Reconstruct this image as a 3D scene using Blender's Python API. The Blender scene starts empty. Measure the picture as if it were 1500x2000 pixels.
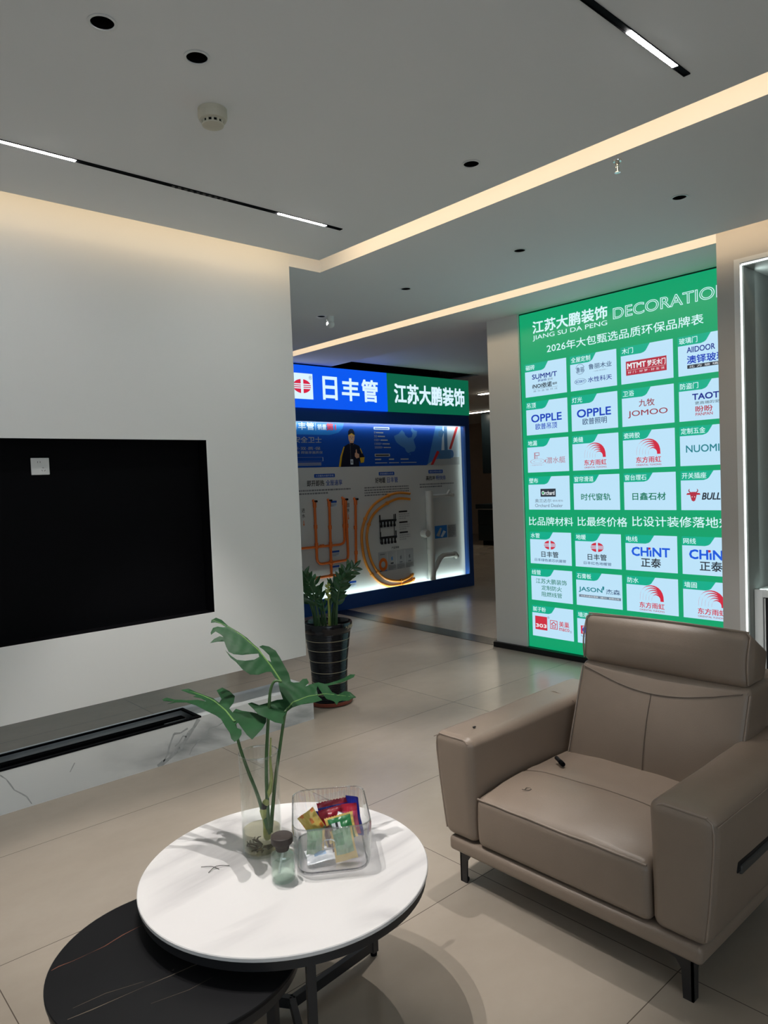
import bpy, bmesh, math, random
from mathutils import Vector, Matrix, noise
from mathutils.geometry import delaunay_2d_cdt
random.seed(7)
SC = bpy.context.scene
COL = SC.collection
R = math.radians

# ------------------------------------------------------------------ camera
cam_data = bpy.data.cameras.new('camera')
cam = bpy.data.objects.new('camera', cam_data); COL.objects.link(cam)
cam_data.sensor_fit = 'HORIZONTAL'; cam_data.sensor_width = 36.0
cam_data.lens = 1412.455 / 1500 * 36.0
cam_data.clip_start = 0.02; cam_data.clip_end = 100
_a, _b, _c = R(-41.944), R(2.444), R(-2.241)
fwd = Vector((-math.sin(_a) * math.cos(_b), math.cos(_a) * math.cos(_b), -math.sin(_b)))
r0 = Vector((math.cos(_a), math.sin(_a), 0)); u0 = r0.cross(fwd)
rgt = math.cos(_c) * r0 + math.sin(_c) * u0
upv = -math.sin(_c) * r0 + math.cos(_c) * u0
m3 = Matrix((rgt, upv, -fwd)).transposed()
cam.matrix_world = Matrix.Translation((0, 0, 1.49)) @ m3.to_4x4()
SC.camera = cam

# ------------------------------------------------------------------ look
SC.view_settings.view_transform = 'Standard'
SC.view_settings.look = 'None'
SC.view_settings.gamma = 1.0
SC.view_settings.use_curve_mapping = False
SC.view_settings.exposure = 0.0
SC.cycles.transparent_max_bounces = 48
SC.cycles.max_bounces = 14
SC.cycles.diffuse_bounces = 6

# ------------------------------------------------------------------ daylight from the shop front
world = bpy.data.worlds.new('daylight'); SC.world = world
world.use_nodes = True
bg = world.node_tree.nodes['Background']
bg.inputs[0].default_value = (0.78, 0.91, 1.0, 1)
bg.inputs[1].default_value = 1.85

def area_light(name, loc, size_x, size_y, power, color, direction, portal=False, spread=180):
    d = bpy.data.lights.new(name, 'AREA'); d.shape = 'RECTANGLE'
    d.size = size_x; d.size_y = size_y; d.energy = power; d.color = color; d.spread = R(spread)
    o = bpy.data.objects.new(name, d); COL.objects.link(o)
    o.location = loc
    o.rotation_euler = Vector(direction).to_track_quat('-Z', 'Y').to_euler()
    if portal: d.cycles.is_portal = True
    return o

def strip_light(name, p0, p1, width, power, color, direction):
    """a LED strip: a long thin area light between two points"""
    p0, p1 = Vector(p0), Vector(p1)
    ax = (p1 - p0).normalized(); z = -Vector(direction).normalized()
    z = (z - ax * z.dot(ax)).normalized(); y = z.cross(ax)
    d = bpy.data.lights.new(name, 'AREA'); d.shape = 'RECTANGLE'
    d.size = (p1 - p0).length; d.size_y = width; d.energy = power; d.color = color
    o = bpy.data.objects.new(name, d); COL.objects.link(o)
    o.matrix_world = Matrix.Translation((p0 + p1) / 2) @ Matrix((ax, y, z)).transposed().to_4x4()
    return o

def beam(x, y, z, power, color=(1.0, 0.965, 0.925), angle=54, radius=0.004):
    """a downward spot, for lamps in fittings and for added fill"""
    d = bpy.data.lights.new('spot_beam', 'SPOT'); d.energy = power; d.color = color
    d.spot_size = R(angle); d.spot_blend = 0.4; d.shadow_soft_size = radius
    o = bpy.data.objects.new('spot_beam', d); COL.objects.link(o); o.location = (x, y, z)
    return o
DL_POWER = 108; GRILLE_POWER = 55; HALL_POWER = 75
WARM = (1.0, 0.74, 0.46)
CL = 2.83                                   # ceiling height
area_light('window_daylight', (-0.85, -2.48, 1.45), 3.3, 2.3, 1, (1, 1, 1), (0, 1, 0), portal=True)
strip_light('cove_strip', (2.655, -2.1, 2.90), (2.655, 3.46, 2.90), 0.04, 8, WARM, (1, 0, -0.55))
strip_light('cove_strip', (-2.5, 3.455, 2.90), (2.66, 3.455, 2.90), 0.06, 5.5, WARM, (0, 1, -0.55))
strip_light('cove_strip', (4.225, -2.1, 2.90), (4.225, 6.5, 2.90), 0.04, 13, WARM, (1, 0, -0.55))
strip_light('case_strip', (4.4, 6.626, 0.156), (7.46, 6.626, 0.156), 0.012, 3.6, (0.86, 1.0, 0.9), (0, 0.25, 1))
strip_light('case_strip', (7.468, 6.63, 0.25), (7.468, 6.63, 2.15), 0.015, 0.45, (0.86, 1.0, 0.9), (-1, 1, 0))
strip_light('case_strip', (4.4, 6.63, 2.183), (7.46, 6.63, 2.183), 0.015, 2.0, (0.9, 1.0, 0.95), (0, 1, -0.6))
strip_light('niche_strip', (4.60, 1.735, 0.05), (4.60, 1.735, 2.64), 0.01, 6.0, (0.9, 1.0, 0.97), (0.4, -1, 0))

# ------------------------------------------------------------------ materials
def S(r, g, b):
    f = lambda c: (c / 255 / 12.92) if c / 255 <= 0.04045 else ((c / 255 + 0.055) / 1.055) ** 2.4
    return (f(r), f(g), f(b), 1.0)

def new_mat(name):
    m = bpy.data.materials.new(name); m.use_nodes = True
    return m, m.node_tree, m.node_tree.nodes['Principled BSDF']

def mat(name, col, rough=0.5, metal=0.0, spec=0.5, vary=0.0, vscale=8.0, bump=0.0, bscale=200.0, coat=0.0):
    m, nt, p = new_mat(name)
    col = tuple(col) if len(col) == 4 else tuple(col) + (1.0,)
    p.inputs['Base Color'].default_value = col
    p.inputs['Roughness'].default_value = rough
    p.inputs['Metallic'].default_value = metal
    p.inputs['Specular IOR Level'].default_value = spec
    p.inputs['Coat Weight'].default_value = coat
    tc = nt.nodes.new('ShaderNodeTexCoord')
    if vary:
        n = nt.nodes.new('ShaderNodeTexNoise'); n.inputs['Scale'].default_value = vscale; n.inputs['Detail'].default_value = 4
        nt.links.new(tc.outputs['Object'], n.inputs['Vector'])
        mx = nt.nodes.new('ShaderNodeMix'); mx.data_type = 'RGBA'
        mx.inputs['A'].default_value = tuple(c * (1 - vary) for c in col[:3]) + (1,)
        mx.inputs['B'].default_value = tuple(min(1, c * (1 + vary)) for c in col[:3]) + (1,)
        nt.links.new(n.outputs['Fac'], mx.inputs['Factor']); nt.links.new(mx.outputs['Result'], p.inputs['Base Color'])
    if bump:
        n2 = nt.nodes.new('ShaderNodeTexNoise'); n2.inputs['Scale'].default_value = bscale; n2.inputs['Detail'].default_value = 3
        nt.links.new(tc.outputs['Object'], n2.inputs['Vector'])
        b = nt.nodes.new('ShaderNodeBump'); b.inputs['Strength'].default_value = bump; b.inputs['Distance'].default_value = 0.002
        nt.links.new(n2.outputs['Fac'], b.inputs['Height']); nt.links.new(b.outputs['Normal'], p.inputs['Normal'])
    return m

def emit(name, col, strength=1.0, base=0.02):
    m, nt, p = new_mat(name)
    p.inputs['Base Color'].default_value = (base, base, base, 1)
    p.inputs['Roughness'].default_value = 0.4
    p.inputs['Emission Color'].default_value = tuple(col)
    p.inputs['Emission Strength'].default_value = strength
    return m

def clear(name, tint, ior=1.45, rough=0.0, gloss=(0.95, 0.97, 0.96)):
    """thin clear sheet: see-through with a fresnel sheen"""
    m = bpy.data.materials.new(name); m.use_nodes = True; nt = m.node_tree; nt.nodes.clear()
    out = nt.nodes.new('ShaderNodeOutputMaterial'); mx = nt.nodes.new('ShaderNodeMixShader')
    t = nt.nodes.new('ShaderNodeBsdfTransparent'); t.inputs[0].default_value = tuple(tint) + (1,)
    g = nt.nodes.new('ShaderNodeBsdfGlossy'); g.inputs[0].default_value = tuple(gloss) + (1,); g.inputs['Roughness'].default_value = rough
    lw = nt.nodes.new('ShaderNodeLayerWeight'); lw.inputs['Blend'].default_value = 0.5
    pw = nt.nodes.new('ShaderNodeMath'); pw.operation = 'POWER'; pw.inputs[1].default_value = 4.0
    nt.links.new(lw.outputs['Facing'], pw.inputs[0])
    f0 = ((ior - 1) / (ior + 1)) ** 2
    f = nt.nodes.new('ShaderNodeMapRange'); f.inputs['To Min'].default_value = f0; f.inputs['To Max'].default_value = 0.75
    nt.links.new(pw.outputs[0], f.inputs['Value'])
    nt.links.new(f.outputs[0], mx.inputs[0]); nt.links.new(t.outputs[0], mx.inputs[1]); nt.links.new(g.outputs[0], mx.inputs[2])
    nt.links.new(mx.outputs[0], out.inputs[0])
    return m

def floor_mat():
    m, nt, p = new_mat('floor_tile')
    tc = nt.nodes.new('ShaderNodeTexCoord'); mp = nt.nodes.new('ShaderNodeMapping')
    mp.inputs['Location'].default_value = (-0.515 + 2 * 1.49 + 1.49 * 6, -2.515 + 0.755 * 20, 0)
    nt.links.new(tc.outputs['Object'], mp.inputs[0])
    br = nt.nodes.new('ShaderNodeTexBrick'); br.offset = 0.0; br.squash = 1.0
    br.inputs['Color1'].default_value = (1, 1, 1, 1); br.inputs['Color2'].default_value = (0.93, 0.93, 0.93, 1)
    br.inputs['Mortar'].default_value = (0.30, 0.28, 0.27, 1)
    br.inputs['Scale'].default_value = 1; br.inputs['Brick Width'].default_value = 1.49; br.inputs['Row Height'].default_value = 0.755
    br.inputs['Mortar Size'].default_value = 0.0016; br.inputs['Mortar Smooth'].default_value = 0.1; br.inputs['Bias'].default_value = 0
    nt.links.new(mp.outputs[0], br.inputs['Vector'])
    n = nt.nodes.new('ShaderNodeTexNoise'); n.inputs['Scale'].default_value = 5; n.inputs['Detail'].default_value = 8; n.inputs['Roughness'].default_value = 0.65
    mp2 = nt.nodes.new('ShaderNodeMapping'); mp2.inputs['Scale'].default_value = (1.0, 1.5, 1)
    nt.links.new(tc.outputs['Object'], mp2.inputs[0]); nt.links.new(mp2.outputs[0], n.inputs['Vector'])
    mx = nt.nodes.new('ShaderNodeMix'); mx.data_type = 'RGBA'
    mx.inputs['A'].default_value = (0.292, 0.246, 0.199, 1); mx.inputs['B'].default_value = (0.362, 0.311, 0.256, 1)
    nt.links.new(n.outputs['Fac'], mx.inputs['Factor'])
    mu = nt.nodes.new('ShaderNodeMix'); mu.data_type = 'RGBA'; mu.blend_type = 'MULTIPLY'; mu.inputs['Factor'].default_value = 1
    nt.links.new(mx.outputs['Result'], mu.inputs['A']); nt.links.new(br.outputs['Color'], mu.inputs['B'])
    nt.links.new(mu.outputs['Result'], p.inputs['Base Color'])
    p.inputs['Roughness'].default_value = 0.21
    p.inputs['Specular IOR Level'].default_value = 0.5
    return m

def marble(name, base, vein, scale, width=0.03, rough=0.25, strength=1.0, detail=6, seed=0.0, rot=0.7, soft=0.0):
    """veins along the zero crossings of a stretched noise"""
    m, nt, p = new_mat(name)
    tc = nt.nodes.new('ShaderNodeTexCoord'); mp = nt.nodes.new('ShaderNodeMapping')
    mp.inputs['Rotation'].default_value = (0, 0, rot); mp.inputs['Scale'].default_value = (0.45, 1.6, 1.2); mp.inputs['Location'].default_value = (seed, seed * 0.7, 0)
    nt.links.new(tc.outputs['Object'], mp.inputs[0])
    n = nt.nodes.new('ShaderNodeTexNoise'); n.inputs['Scale'].default_value = scale; n.inputs['Detail'].default_value = detail; n.inputs['Distortion'].default_value = 0.6
    nt.links.new(mp.outputs[0], n.inputs['Vector'])
    s = nt.nodes.new('ShaderNodeMath'); s.operation = 'SUBTRACT'; s.inputs[1].default_value = 0.5
    ab = nt.nodes.new('ShaderNodeMath'); ab.operation = 'ABSOLUTE'
    nt.links.new(n.outputs['Fac'], s.inputs[0]); nt.links.new(s.outputs[0], ab.inputs[0])
    rm = nt.nodes.new('ShaderNodeMapRange'); rm.inputs['From Min'].default_value = 0.0; rm.inputs['From Max'].default_value = width
    rm.inputs['To Min'].default_value = strength; rm.inputs['To Max'].default_value = 0.0
    nt.links.new(ab.outputs[0], rm.inputs['Value'])
    n2 = nt.nodes.new('ShaderNodeTexNoise'); n2.inputs['Scale'].default_value = scale * 0.8; n2.inputs['Detail'].default_value = 2
    nt.links.new(tc.outputs['Object'], n2.inputs['Vector'])
    r2 = nt.nodes.new('ShaderNodeMapRange'); r2.inputs['From Min'].default_value = 0.38; r2.inputs['From Max'].default_value = 0.58
    nt.links.new(n2.outputs['Fac'], r2.inputs['Value'])
    mu = nt.nodes.new('ShaderNodeMath'); mu.operation = 'MULTIPLY'
    nt.links.new(rm.outputs[0], mu.inputs[0]); nt.links.new(r2.outputs[0], mu.inputs[1])
    mx = nt.nodes.new('ShaderNodeMix'); mx.data_type = 'RGBA'
    mx.inputs['A'].default_value = tuple(base) + (1,); mx.inputs['B'].default_value = tuple(vein) + (1,)
    nt.links.new(mu.outputs[0], mx.inputs['Factor']); nt.links.new(mx.outputs['Result'], p.inputs['Base Color'])
    p.inputs['Roughness'].default_value = rough
    return m

M = {}
M['wall'] = mat('white_wall_paint', (0.78, 0.79, 0.78), 0.65, bump=0.03, bscale=120)
M['ceil'] = mat('ceiling_paint', (0.80, 0.81, 0.82), 0.8)
M['floor'] = floor_mat()
M['black'] = mat('matt_black', (0.008, 0.008, 0.010), 0.45, spec=0.3)
M['void'] = mat('black_lining', (0.003, 0.003, 0.004), 0.7, spec=0.06)
M['blackmetal'] = mat('black_powder_coat', (0.014, 0.014, 0.016), 0.42)
M['threshold'] = mat('dark_stone', (0.012, 0.011, 0.011), 0.22, vary=0.3, vscale=6)
M['bench_marble'] = marble('white_marble_tile', (0.72, 0.74, 0.74), (0.30, 0.32, 0.33), 1.3, 0.05, 0.22, 0.95, seed=5.3, rot=0.4)
M['table_marble'] = marble('white_marble_top', (0.75, 0.725, 0.715), (0.37, 0.355, 0.36), 2.0, 0.075, 0.33, 0.85, seed=1.4, rot=0.9)
M['dark_marble'] = mat('black_marble_top', (0.008, 0.008, 0.009), 0.42, spec=0.15, vary=0.3, vscale=5)
M['vein_tan'] = mat('tan_vein', (0.13, 0.105, 0.08), 0.42, spec=0.2)
M['vein_red'] = mat('rust_vein', (0.14, 0.055, 0.035), 0.42, spec=0.2)
M['leather'] = mat('taupe_leather', (0.250, 0.192, 0.150), 0.37, spec=0.45, vary=0.06, vscale=14, bump=0.25, bscale=420)
M['piping'] = mat('leather_piping', (0.29, 0.225, 0.18), 0.42)
M['seam'] = mat('leather_seam', (0.165, 0.125, 0.098), 0.6)  # darker leather colour of the seam lines
M['dark_leather'] = mat('dark_grey_leather', (0.05, 0.05, 0.05), 0.5)
M['white_plastic'] = mat('white_plastic', (0.75, 0.76, 0.76), 0.35)
M['old_plastic'] = mat('ivory_plastic', (0.56, 0.53, 0.43), 0.45)
M['chrome'] = mat('chrome', (0.75, 0.72, 0.66), 0.2, metal=1.0)
M['lamp'] = emit('lamp_diffuser', (1.0, 0.985, 0.965, 1), 150.0)
M['farlamp'] = emit('far_lamp', (1.0, 0.88, 0.70, 1), 30.0)
M['ledline'] = emit('led_line', (0.93, 1.0, 0.97, 1), 2.5)
M['kiosk'] = mat('royal_blue_paint', (0.010, 0.075, 0.32), 0.35)
M['sign_blue'] = emit('sign_blue', S(0, 88, 240), 1.0)
M['sign_green'] = emit('sign_green', S(4, 98, 68), 1.0)
M['sign_white'] = emit('sign_white', S(214, 240, 255), 1.05)
M['sign_red'] = emit('sign_red', S(214, 30, 66), 1.0)
M['b_green'] = emit('board_green', S(0, 160, 106), 1.0)
M['b_tag'] = emit('board_tag_green', S(4, 172, 138), 1.0)
M['b_card'] = emit('board_card', S(188, 226, 248), 1.0)
M['b_text'] = emit('board_white_text', S(214, 246, 250), 1.0)
INK = {'navy': S(22, 44, 140), 'blue': S(12, 60, 185), 'sky': S(20, 90, 220), 'red': S(178, 44, 66), 'crimson': S(205, 44, 66), 'dark': S(40, 48, 60), 'grey': S(110, 128, 146),
       'teal': S(30, 128, 140), 'pine': S(12, 120, 92), 'slate': S(58, 84, 124), 'white': S(232, 240, 244), 'rose': S(178, 130, 146), 'wine': S(150, 46, 62), 'lime': S(40, 160, 90)}
def ink(n):
    k = 'ink_' + n
    if k not in M: M[k] = emit('ink_' + n, INK[n], 1.0)
    return M[k]
M['print_white'] = mat('display_print_white', (0.62, 0.66, 0.66), 0.4)
M['print_blue'] = mat('display_print_blue', S(6, 76, 178), 0.4)
M['print_light'] = mat('display_print_light_blue', S(30, 120, 205), 0.4)
M['print_pale'] = mat('display_print_pale', S(205, 222, 238), 0.4)
M['print_mid'] = mat('display_print_mid_blue', S(70, 130, 196), 0.4)
M['print_map'] = mat('display_print_map', S(74, 128, 190), 0.4)
M['print_ink'] = mat('display_print_black', S(22, 24, 30), 0.4)
M['print_grey'] = mat('display_print_grey', S(120, 126, 132), 0.4)
M['print_lgrey'] = mat('display_print_pale_grey', S(172, 178, 182), 0.4)
M['print_red'] = mat('display_print_red', S(205, 40, 44), 0.4)
M['print_skin'] = mat('display_print_skin', S(214, 170, 142), 0.4)
M['print_navy'] = mat('display_print_navy', S(16, 22, 44), 0.4)
M['print_yellow'] = mat('display_print_yellow', S(214, 176, 40), 0.4)
M['print_steel'] = mat('display_print_steel', S(70, 120, 170), 0.4)
M['orange_pipe'] = mat('orange_pipe', (0.72, 0.155, 0.02), 0.35)
M['amber_pipe'] = mat('amber_hose', (0.72, 0.27, 0.03), 0.35)
M['grey_pipe'] = mat('pale_grey_pipe', (0.58, 0.60, 0.58), 0.4)
M['leaf'] = mat('monstera_leaf', (0.013, 0.054, 0.019), 0.45, spec=0.07, vary=0.4, vscale=18)
M['leaf_mid'] = mat('leaf_midrib', (0.13, 0.24, 0.06), 0.45)
M['stalk'] = mat('green_stalk', (0.055, 0.13, 0.035), 0.42, vary=0.25, vscale=30)
M['shoot'] = mat('pale_shoot', (0.40, 0.42, 0.14), 0.5, vary=0.35, vscale=60)
M['zz_leaf'] = mat('glossy_dark_leaf', (0.012, 0.055, 0.014), 0.28, vary=0.4, vscale=12)
M['zz_stalk'] = mat('dark_stalk', (0.03, 0.075, 0.025), 0.4)
M['zz_old'] = mat('yellowing_stalk', (0.26, 0.30, 0.06), 0.5, vary=0.3, vscale=40)
M['pot'] = mat('black_glazed_ceramic', (0.005, 0.005, 0.008), 0.14, spec=0.4)
M['gold_line'] = mat('pale_gold_line', (0.38, 0.33, 0.22), 0.4)
M['terracotta'] = mat('terracotta', (0.24, 0.05, 0.03), 0.5)
M['soil'] = mat('soil', (0.03, 0.022, 0.016), 0.9, bump=0.8, bscale=90)
M['glass'] = clear('clear_glass', (0.965, 0.975, 0.972))
def fluted(name):
    """clear moulded acrylic: part straight-through, part bent by the flutes, with a sheen"""
    m = clear(name, (0.98, 0.98, 0.984), 1.85, 0.015); nt = m.node_tree
    rf = nt.nodes.new('ShaderNodeBsdfRefraction'); rf.inputs['Color'].default_value = (0.97, 0.97, 0.98, 1); rf.inputs['IOR'].default_value = 1.3; rf.inputs['Roughness'].default_value = 0.05
    m2 = nt.nodes.new('ShaderNodeMixShader'); m2.inputs[0].default_value = 0.06
    t = next(n for n in nt.nodes if n.type == 'BSDF_TRANSPARENT'); mx = next(n for n in nt.nodes if n.type == 'MIX_SHADER' and n != m2)
    nt.links.new(t.outputs[0], m2.inputs[1]); nt.links.new(rf.outputs[0], m2.inputs[2]); nt.links.new(m2.outputs[0], mx.inputs[1])
    return m
M['acrylic'] = fluted('clear_acrylic')
M['glass_rim'] = clear('glass_rim', (0.92, 0.94, 0.94), 2.8)
M['acrylic_edge'] = clear('acrylic_edge', (0.90, 0.90, 0.91), 2.6, 0.08)
M['water'] = clear('cloudy_water', (0.84, 0.81, 0.70), 1.33)
M['sediment'] = mat('roots_and_sediment', (0.10, 0.075, 0.04), 0.7, vary=0.4, vscale=50)
M['bottle'] = clear('green_bottle_glass', (0.925, 0.962, 0.942), 1.9)
M['liquid'] = clear('pale_green_liquid', (0.91, 0.955, 0.925), 1.35)
M['wood_cap'] = mat('dark_wood', (0.035, 0.024, 0.020), 0.55, vary=0.4, vscale=40)
M['cab'] = mat('dark_teal_cabinet', (0.012, 0.022, 0.028), 0.35)
M['counter'] = mat('pale_counter', (0.45, 0.42, 0.38), 0.4)
M['beige'] = mat('beige_wall', (0.50, 0.42, 0.36), 0.6)
M['greige'] = mat('greige_wall_paint', (0.50, 0.485, 0.47), 0.65)
M['niche'] = mat('grey_green_niche', (0.33, 0.37, 0.36), 0.6)
M['white_frame'] = mat('white_lacquer', (0.75, 0.77, 0.78), 0.4)

# ------------------------------------------------------------------ mesh helpers
class MB:
    def __init__(self): self.v = []; self.f = []; self.m = []
    def add(self, vs, fs, mi=0):
        o = len(self.v); self.v += [Vector(p) for p in vs]
        self.f += [tuple(i + o for i in f) for f in fs]; self.m += [mi] * len(fs)
        return self
    def box(self, x0, x1, y0, y1, z0, z1, mi=0):
        vs = [(x, y, z) for z in (z0, z1) for y in (y0, y1) for x in (x0, x1)]
        return self.add(vs, [(0, 2, 3, 1), (4, 5, 7, 6), (0, 1, 5, 4), (2, 6, 7, 3), (0, 4, 6, 2), (1, 3, 7, 5)], mi)
    def bbox(self, x0, x1, y0, y1, z0, z1, r=0.004, mi=0):
        return self.soft(x0, x1, y0, y1, z0, z1, r, n=1, k=2, mi=mi)
    def soft(self, x0, x1, y0, y1, z0, z1, r, bulge=(0, 0, 0), n=6, k=4, mi=0, deform=None):
        """rounded box, faces puffed by bulge, then deformed"""
        c = Vector(((x0 + x1) / 2, (y0 + y1) / 2, (z0 + z1) / 2)); H = [(x1 - x0) / 2, (y1 - y0) / 2, (z1 - z0) / 2]
        def samples(h):
            i = h - r; s = [-(i + r * math.tan(math.pi / 4 * (k - j) / k)) for j in range(k)]
            s += [-i + 2 * i * j / n for j in range(n + 1)]
            s += [i + r * math.tan(math.pi / 4 * (j + 1) / k) for j in range(k)]
            return s
        sm = [samples(h) for h in H]; idx = {}; vs = []; fs = []
        def vert(q):
            key = tuple(round(a, 6) for a in q)
            if key in idx: return idx[key]
            inn = Vector([max(-(H[a] - r), min(H[a] - r, q[a])) for a in range(3)])
            d = Vector(q) - inn
            p = inn + d.normalized() * r if d.length > 1e-9 else Vector(q)
            nn = d.normalized() if d.length > 1e-9 else Vector((0, 0, 1))
            t = [p[a] / H[a] for a in range(3)]
            for a in range(3):
                b1, b2 = (a + 1) % 3, (a + 2) % 3
                p[a] += bulge[a] * nn[a] * max(0, 1 - t[b1] ** 2) * max(0, 1 - t[b2] ** 2)
            p = p + c
            if deform: p = Vector(deform(p))
            idx[key] = len(vs); vs.append(p); return idx[key]
        for a in range(3):
            b1, b2 = (a + 1) % 3, (a + 2) % 3
            for s in (-1, 1):
                g = []
                for u in sm[b1]:
                    row = []
                    for w in sm[b2]:
                        q = [0, 0, 0]; q[a] = s * H[a]; q[b1] = u; q[b2] = w; row.append(vert(q))
                    g.append(row)
                for i in range(len(g) - 1):
                    for j in range(len(g[0]) - 1):
                        f = (g[i][j], g[i + 1][j], g[i + 1][j + 1], g[i][j + 1])
                        if len(set(f)) >= 3: fs.append(f if s > 0 else f[::-1])
        return self.add(vs, [tuple(dict.fromkeys(f)) for f in fs], mi)
    def tube(self, pts, r, seg=8, mi=0, cap=True, closed=False):
        pts = [Vector(p) for p in pts]; n = len(pts); rs = r if isinstance(r, (list, tuple)) else [r] * n
        t0 = (pts[1] - pts[0]).normalized(); a = t0.orthogonal().normalized(); vs = []; fs = []; last = t0
        for i in range(n):
            if closed: t = (pts[(i + 1) % n] - pts[i - 1]).normalized()
            else: t = (pts[min(i + 1, n - 1)] - pts[max(i - 1, 0)]).normalized()
            q = last.rotation_difference(t); a = (q @ a); a = (a - t * a.dot(t)).normalized(); last = t; b = t.cross(a)
            for k in range(seg):
                an = 2 * math.pi * k / seg; vs.append(pts[i] + (a * math.cos(an) + b * math.sin(an)) * rs[i])
        for i in range(n if closed else n - 1):
            j = (i + 1) % n
            for k in range(seg): fs.append((i * seg + k, i * seg + (k + 1) % seg, j * seg + (k + 1) % seg, j * seg + k))
        if cap and not closed: fs += [tuple(range(seg))[::-1], tuple((n - 1) * seg + k for k in range(seg))]
        return self.add(vs, fs, mi)
    def lathe(self, prof, c, seg=40, mi=0, mis=None, cap0=False, cap1=False):
        """prof: [(r, z)], around a vertical axis at c"""
        vs = []; n = len(prof)
        for r, z in prof:
            for k in range(seg):
                an = 2 * math.pi * k / seg; vs.append((c[0] + r * math.cos(an), c[1] + r * math.sin(an), c[2] + z))
        o = len(self.v); self.v += [Vector(p) for p in vs]
        for i in range(n - 1):
            for k in range(seg):
                self.f.append(tuple(o + q for q in (i * seg + k, i * seg + (k + 1) % seg, (i + 1) * seg + (k + 1) % seg, (i + 1) * seg + k)))
                self.m.append(mis[i] if mis else mi)
        if cap0: self.f.append(tuple(o + k for k in range(seg))[::-1]); self.m.append(mis[0] if mis else mi)
        if cap1: self.f.append(tuple(o + (n - 1) * seg + k for k in range(seg))); self.m.append(mis[-1] if mis else mi)
        return self
    def prism(self, poly, fr, d0, d1, mi=0):
        """2-D polygon in frame fr=(O,U,V,N), extruded along N from d0 to d1"""
        O, U, V, N = fr; n = len(poly)
        vs = [O + U * a + V * b + N * d0 for a, b in poly] + [O + U * a + V * b + N * d1 for a, b in poly]
        fs = [tuple(range(n))[::-1], tuple(range(n, 2 * n))] + [(i, (i + 1) % n, n + (i + 1) % n, n + i) for i in range(n)]
        return self.add(vs, fs, mi)
    def flat(self, poly, fr, d, mi=0):
        O, U, V, N = fr
        return self.add([O + U * a + V * b + N * d for a, b in poly], [tuple(range(len(poly)))], mi)
    def rect(self, u0, u1, v0, v1, fr, d, mi=0): return self.flat([(u0, v0), (u1, v0), (u1, v1), (u0, v1)], fr, d, mi)
    def disc(self, u, v, r, fr, d, mi=0, a0=0, a1=360, seg=28, r2=0, sy=1.0):
        n = max(3, int(seg * abs(a1 - a0) / 360)); an = [R(a0 + (a1 - a0) * i / n) for i in range(n + 1)]
        out = [(u + r * math.cos(t), v + r * sy * math.sin(t)) for t in an]
        if r2:
            inn = [(u + r2 * math.cos(t), v + r2 * sy * math.sin(t)) for t in an]
            for i in range(n): self.flat([inn[i], out[i], out[i + 1], inn[i + 1]], fr, d, mi)
        else:
            if a1 - a0 >= 360: out = out[:-1]
            self.flat(out, fr, d, mi)
        return self
    def rrect(self, u0, u1, v0, v1, r, fr, d, mi=0):
        p = []
        for cx, cy, s in ((u1 - r, v1 - r, 0), (u0 + r, v1 - r, 90), (u0 + r, v0 + r, 180), (u1 - r, v0 + r, 270)):
            p += [(cx + r * math.cos(R(s + q)), cy + r * math.sin(R(s + q))) for q in (0, 30, 60, 90)]
        return self.flat(p, fr, d, mi)
    def text(self, s, u0, u1, v0, v1, fr, d, mi=0, bold=0.0, outline=0.0, shear=0.0, keep=False, align='c'):
        """lettering fitted to the box u0..u1, v0..v1 (keep: keep its proportions)"""
        c = bpy.data.curves.new('lettering', 'FONT'); c.body = s; c.size = 1; c.resolution_u = 7 if outline else 4 if s.isascii() else 2; c.shear = shear
        if outline: c.fill_mode = 'NONE'; c.bevel_depth = outline; c.bevel_resolution = 0
        o = bpy.data.objects.new('lettering', c); me = o.to_mesh()
        vs = [v.co.copy() for v in me.vertices]; fs = [tuple(p.vertices) for p in me.polygons]
        o.to_mesh_clear(); bpy.data.objects.remove(o); bpy.data.curves.remove(c)
        if not vs: return self
        x0 = min(v.x for v in vs); x1 = max(v.x for v in vs); y0 = min(v.y for v in vs); y1 = max(v.y for v in vs)
        sx = (u1 - u0) / (x1 - x0); sy = (v1 - v0) / (y1 - y0)
        if keep:
            k = min(sx, sy); cu = (u0 + u1) / 2; cv = (v0 + v1) / 2; w = k * (x1 - x0) / 2; hh = k * (y1 - y0) / 2
            u0, v0 = (u0 if align == 'l' else cu - w), cv - hh; sx = sy = k
        O, U, V, N = fr
        h = (v1 - v0) * bold * 0.8
        for kk, (du, dv) in enumerate([(0, 0)] if not h else [(-h, -h), (h, -h), (h, h), (-h, h)]):
            self.add([O + U * (u0 + du + (v.x - x0) * sx) + V * (v0 + dv + (v.y - y0) * sy) + N * (d + kk * .00022 + (v.z * sx if outline else 0)) for v in vs], fs, mi)
        return self
    def build(self, name, mats, parent=None, loc=None, smooth=True, angle=35):
        me = bpy.data.meshes.new(name); off = Vector((0, 0, 0))
        if parent is not None: off = OFF[parent.name]
        elif loc is not None: off = Vector(loc)
        me.from_pydata([v - off for v in self.v], [], self.f)
        for m in (mats if isinstance(mats, (list, tuple)) else [mats]): me.materials.append(m)
        me.polygons.foreach_set('material_index', self.m)
        if smooth:
            me.polygons.foreach_set('use_smooth', [True] * len(self.f)); me.set_sharp_from_angle(angle=R(angle))
        me.update()
        o = bpy.data.objects.new(name, me); COL.objects.link(o)
        if parent is not None: o.parent = parent; OFF[o.name] = off
        else: o.location = off; OFF[o.name] = off
        return o

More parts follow.
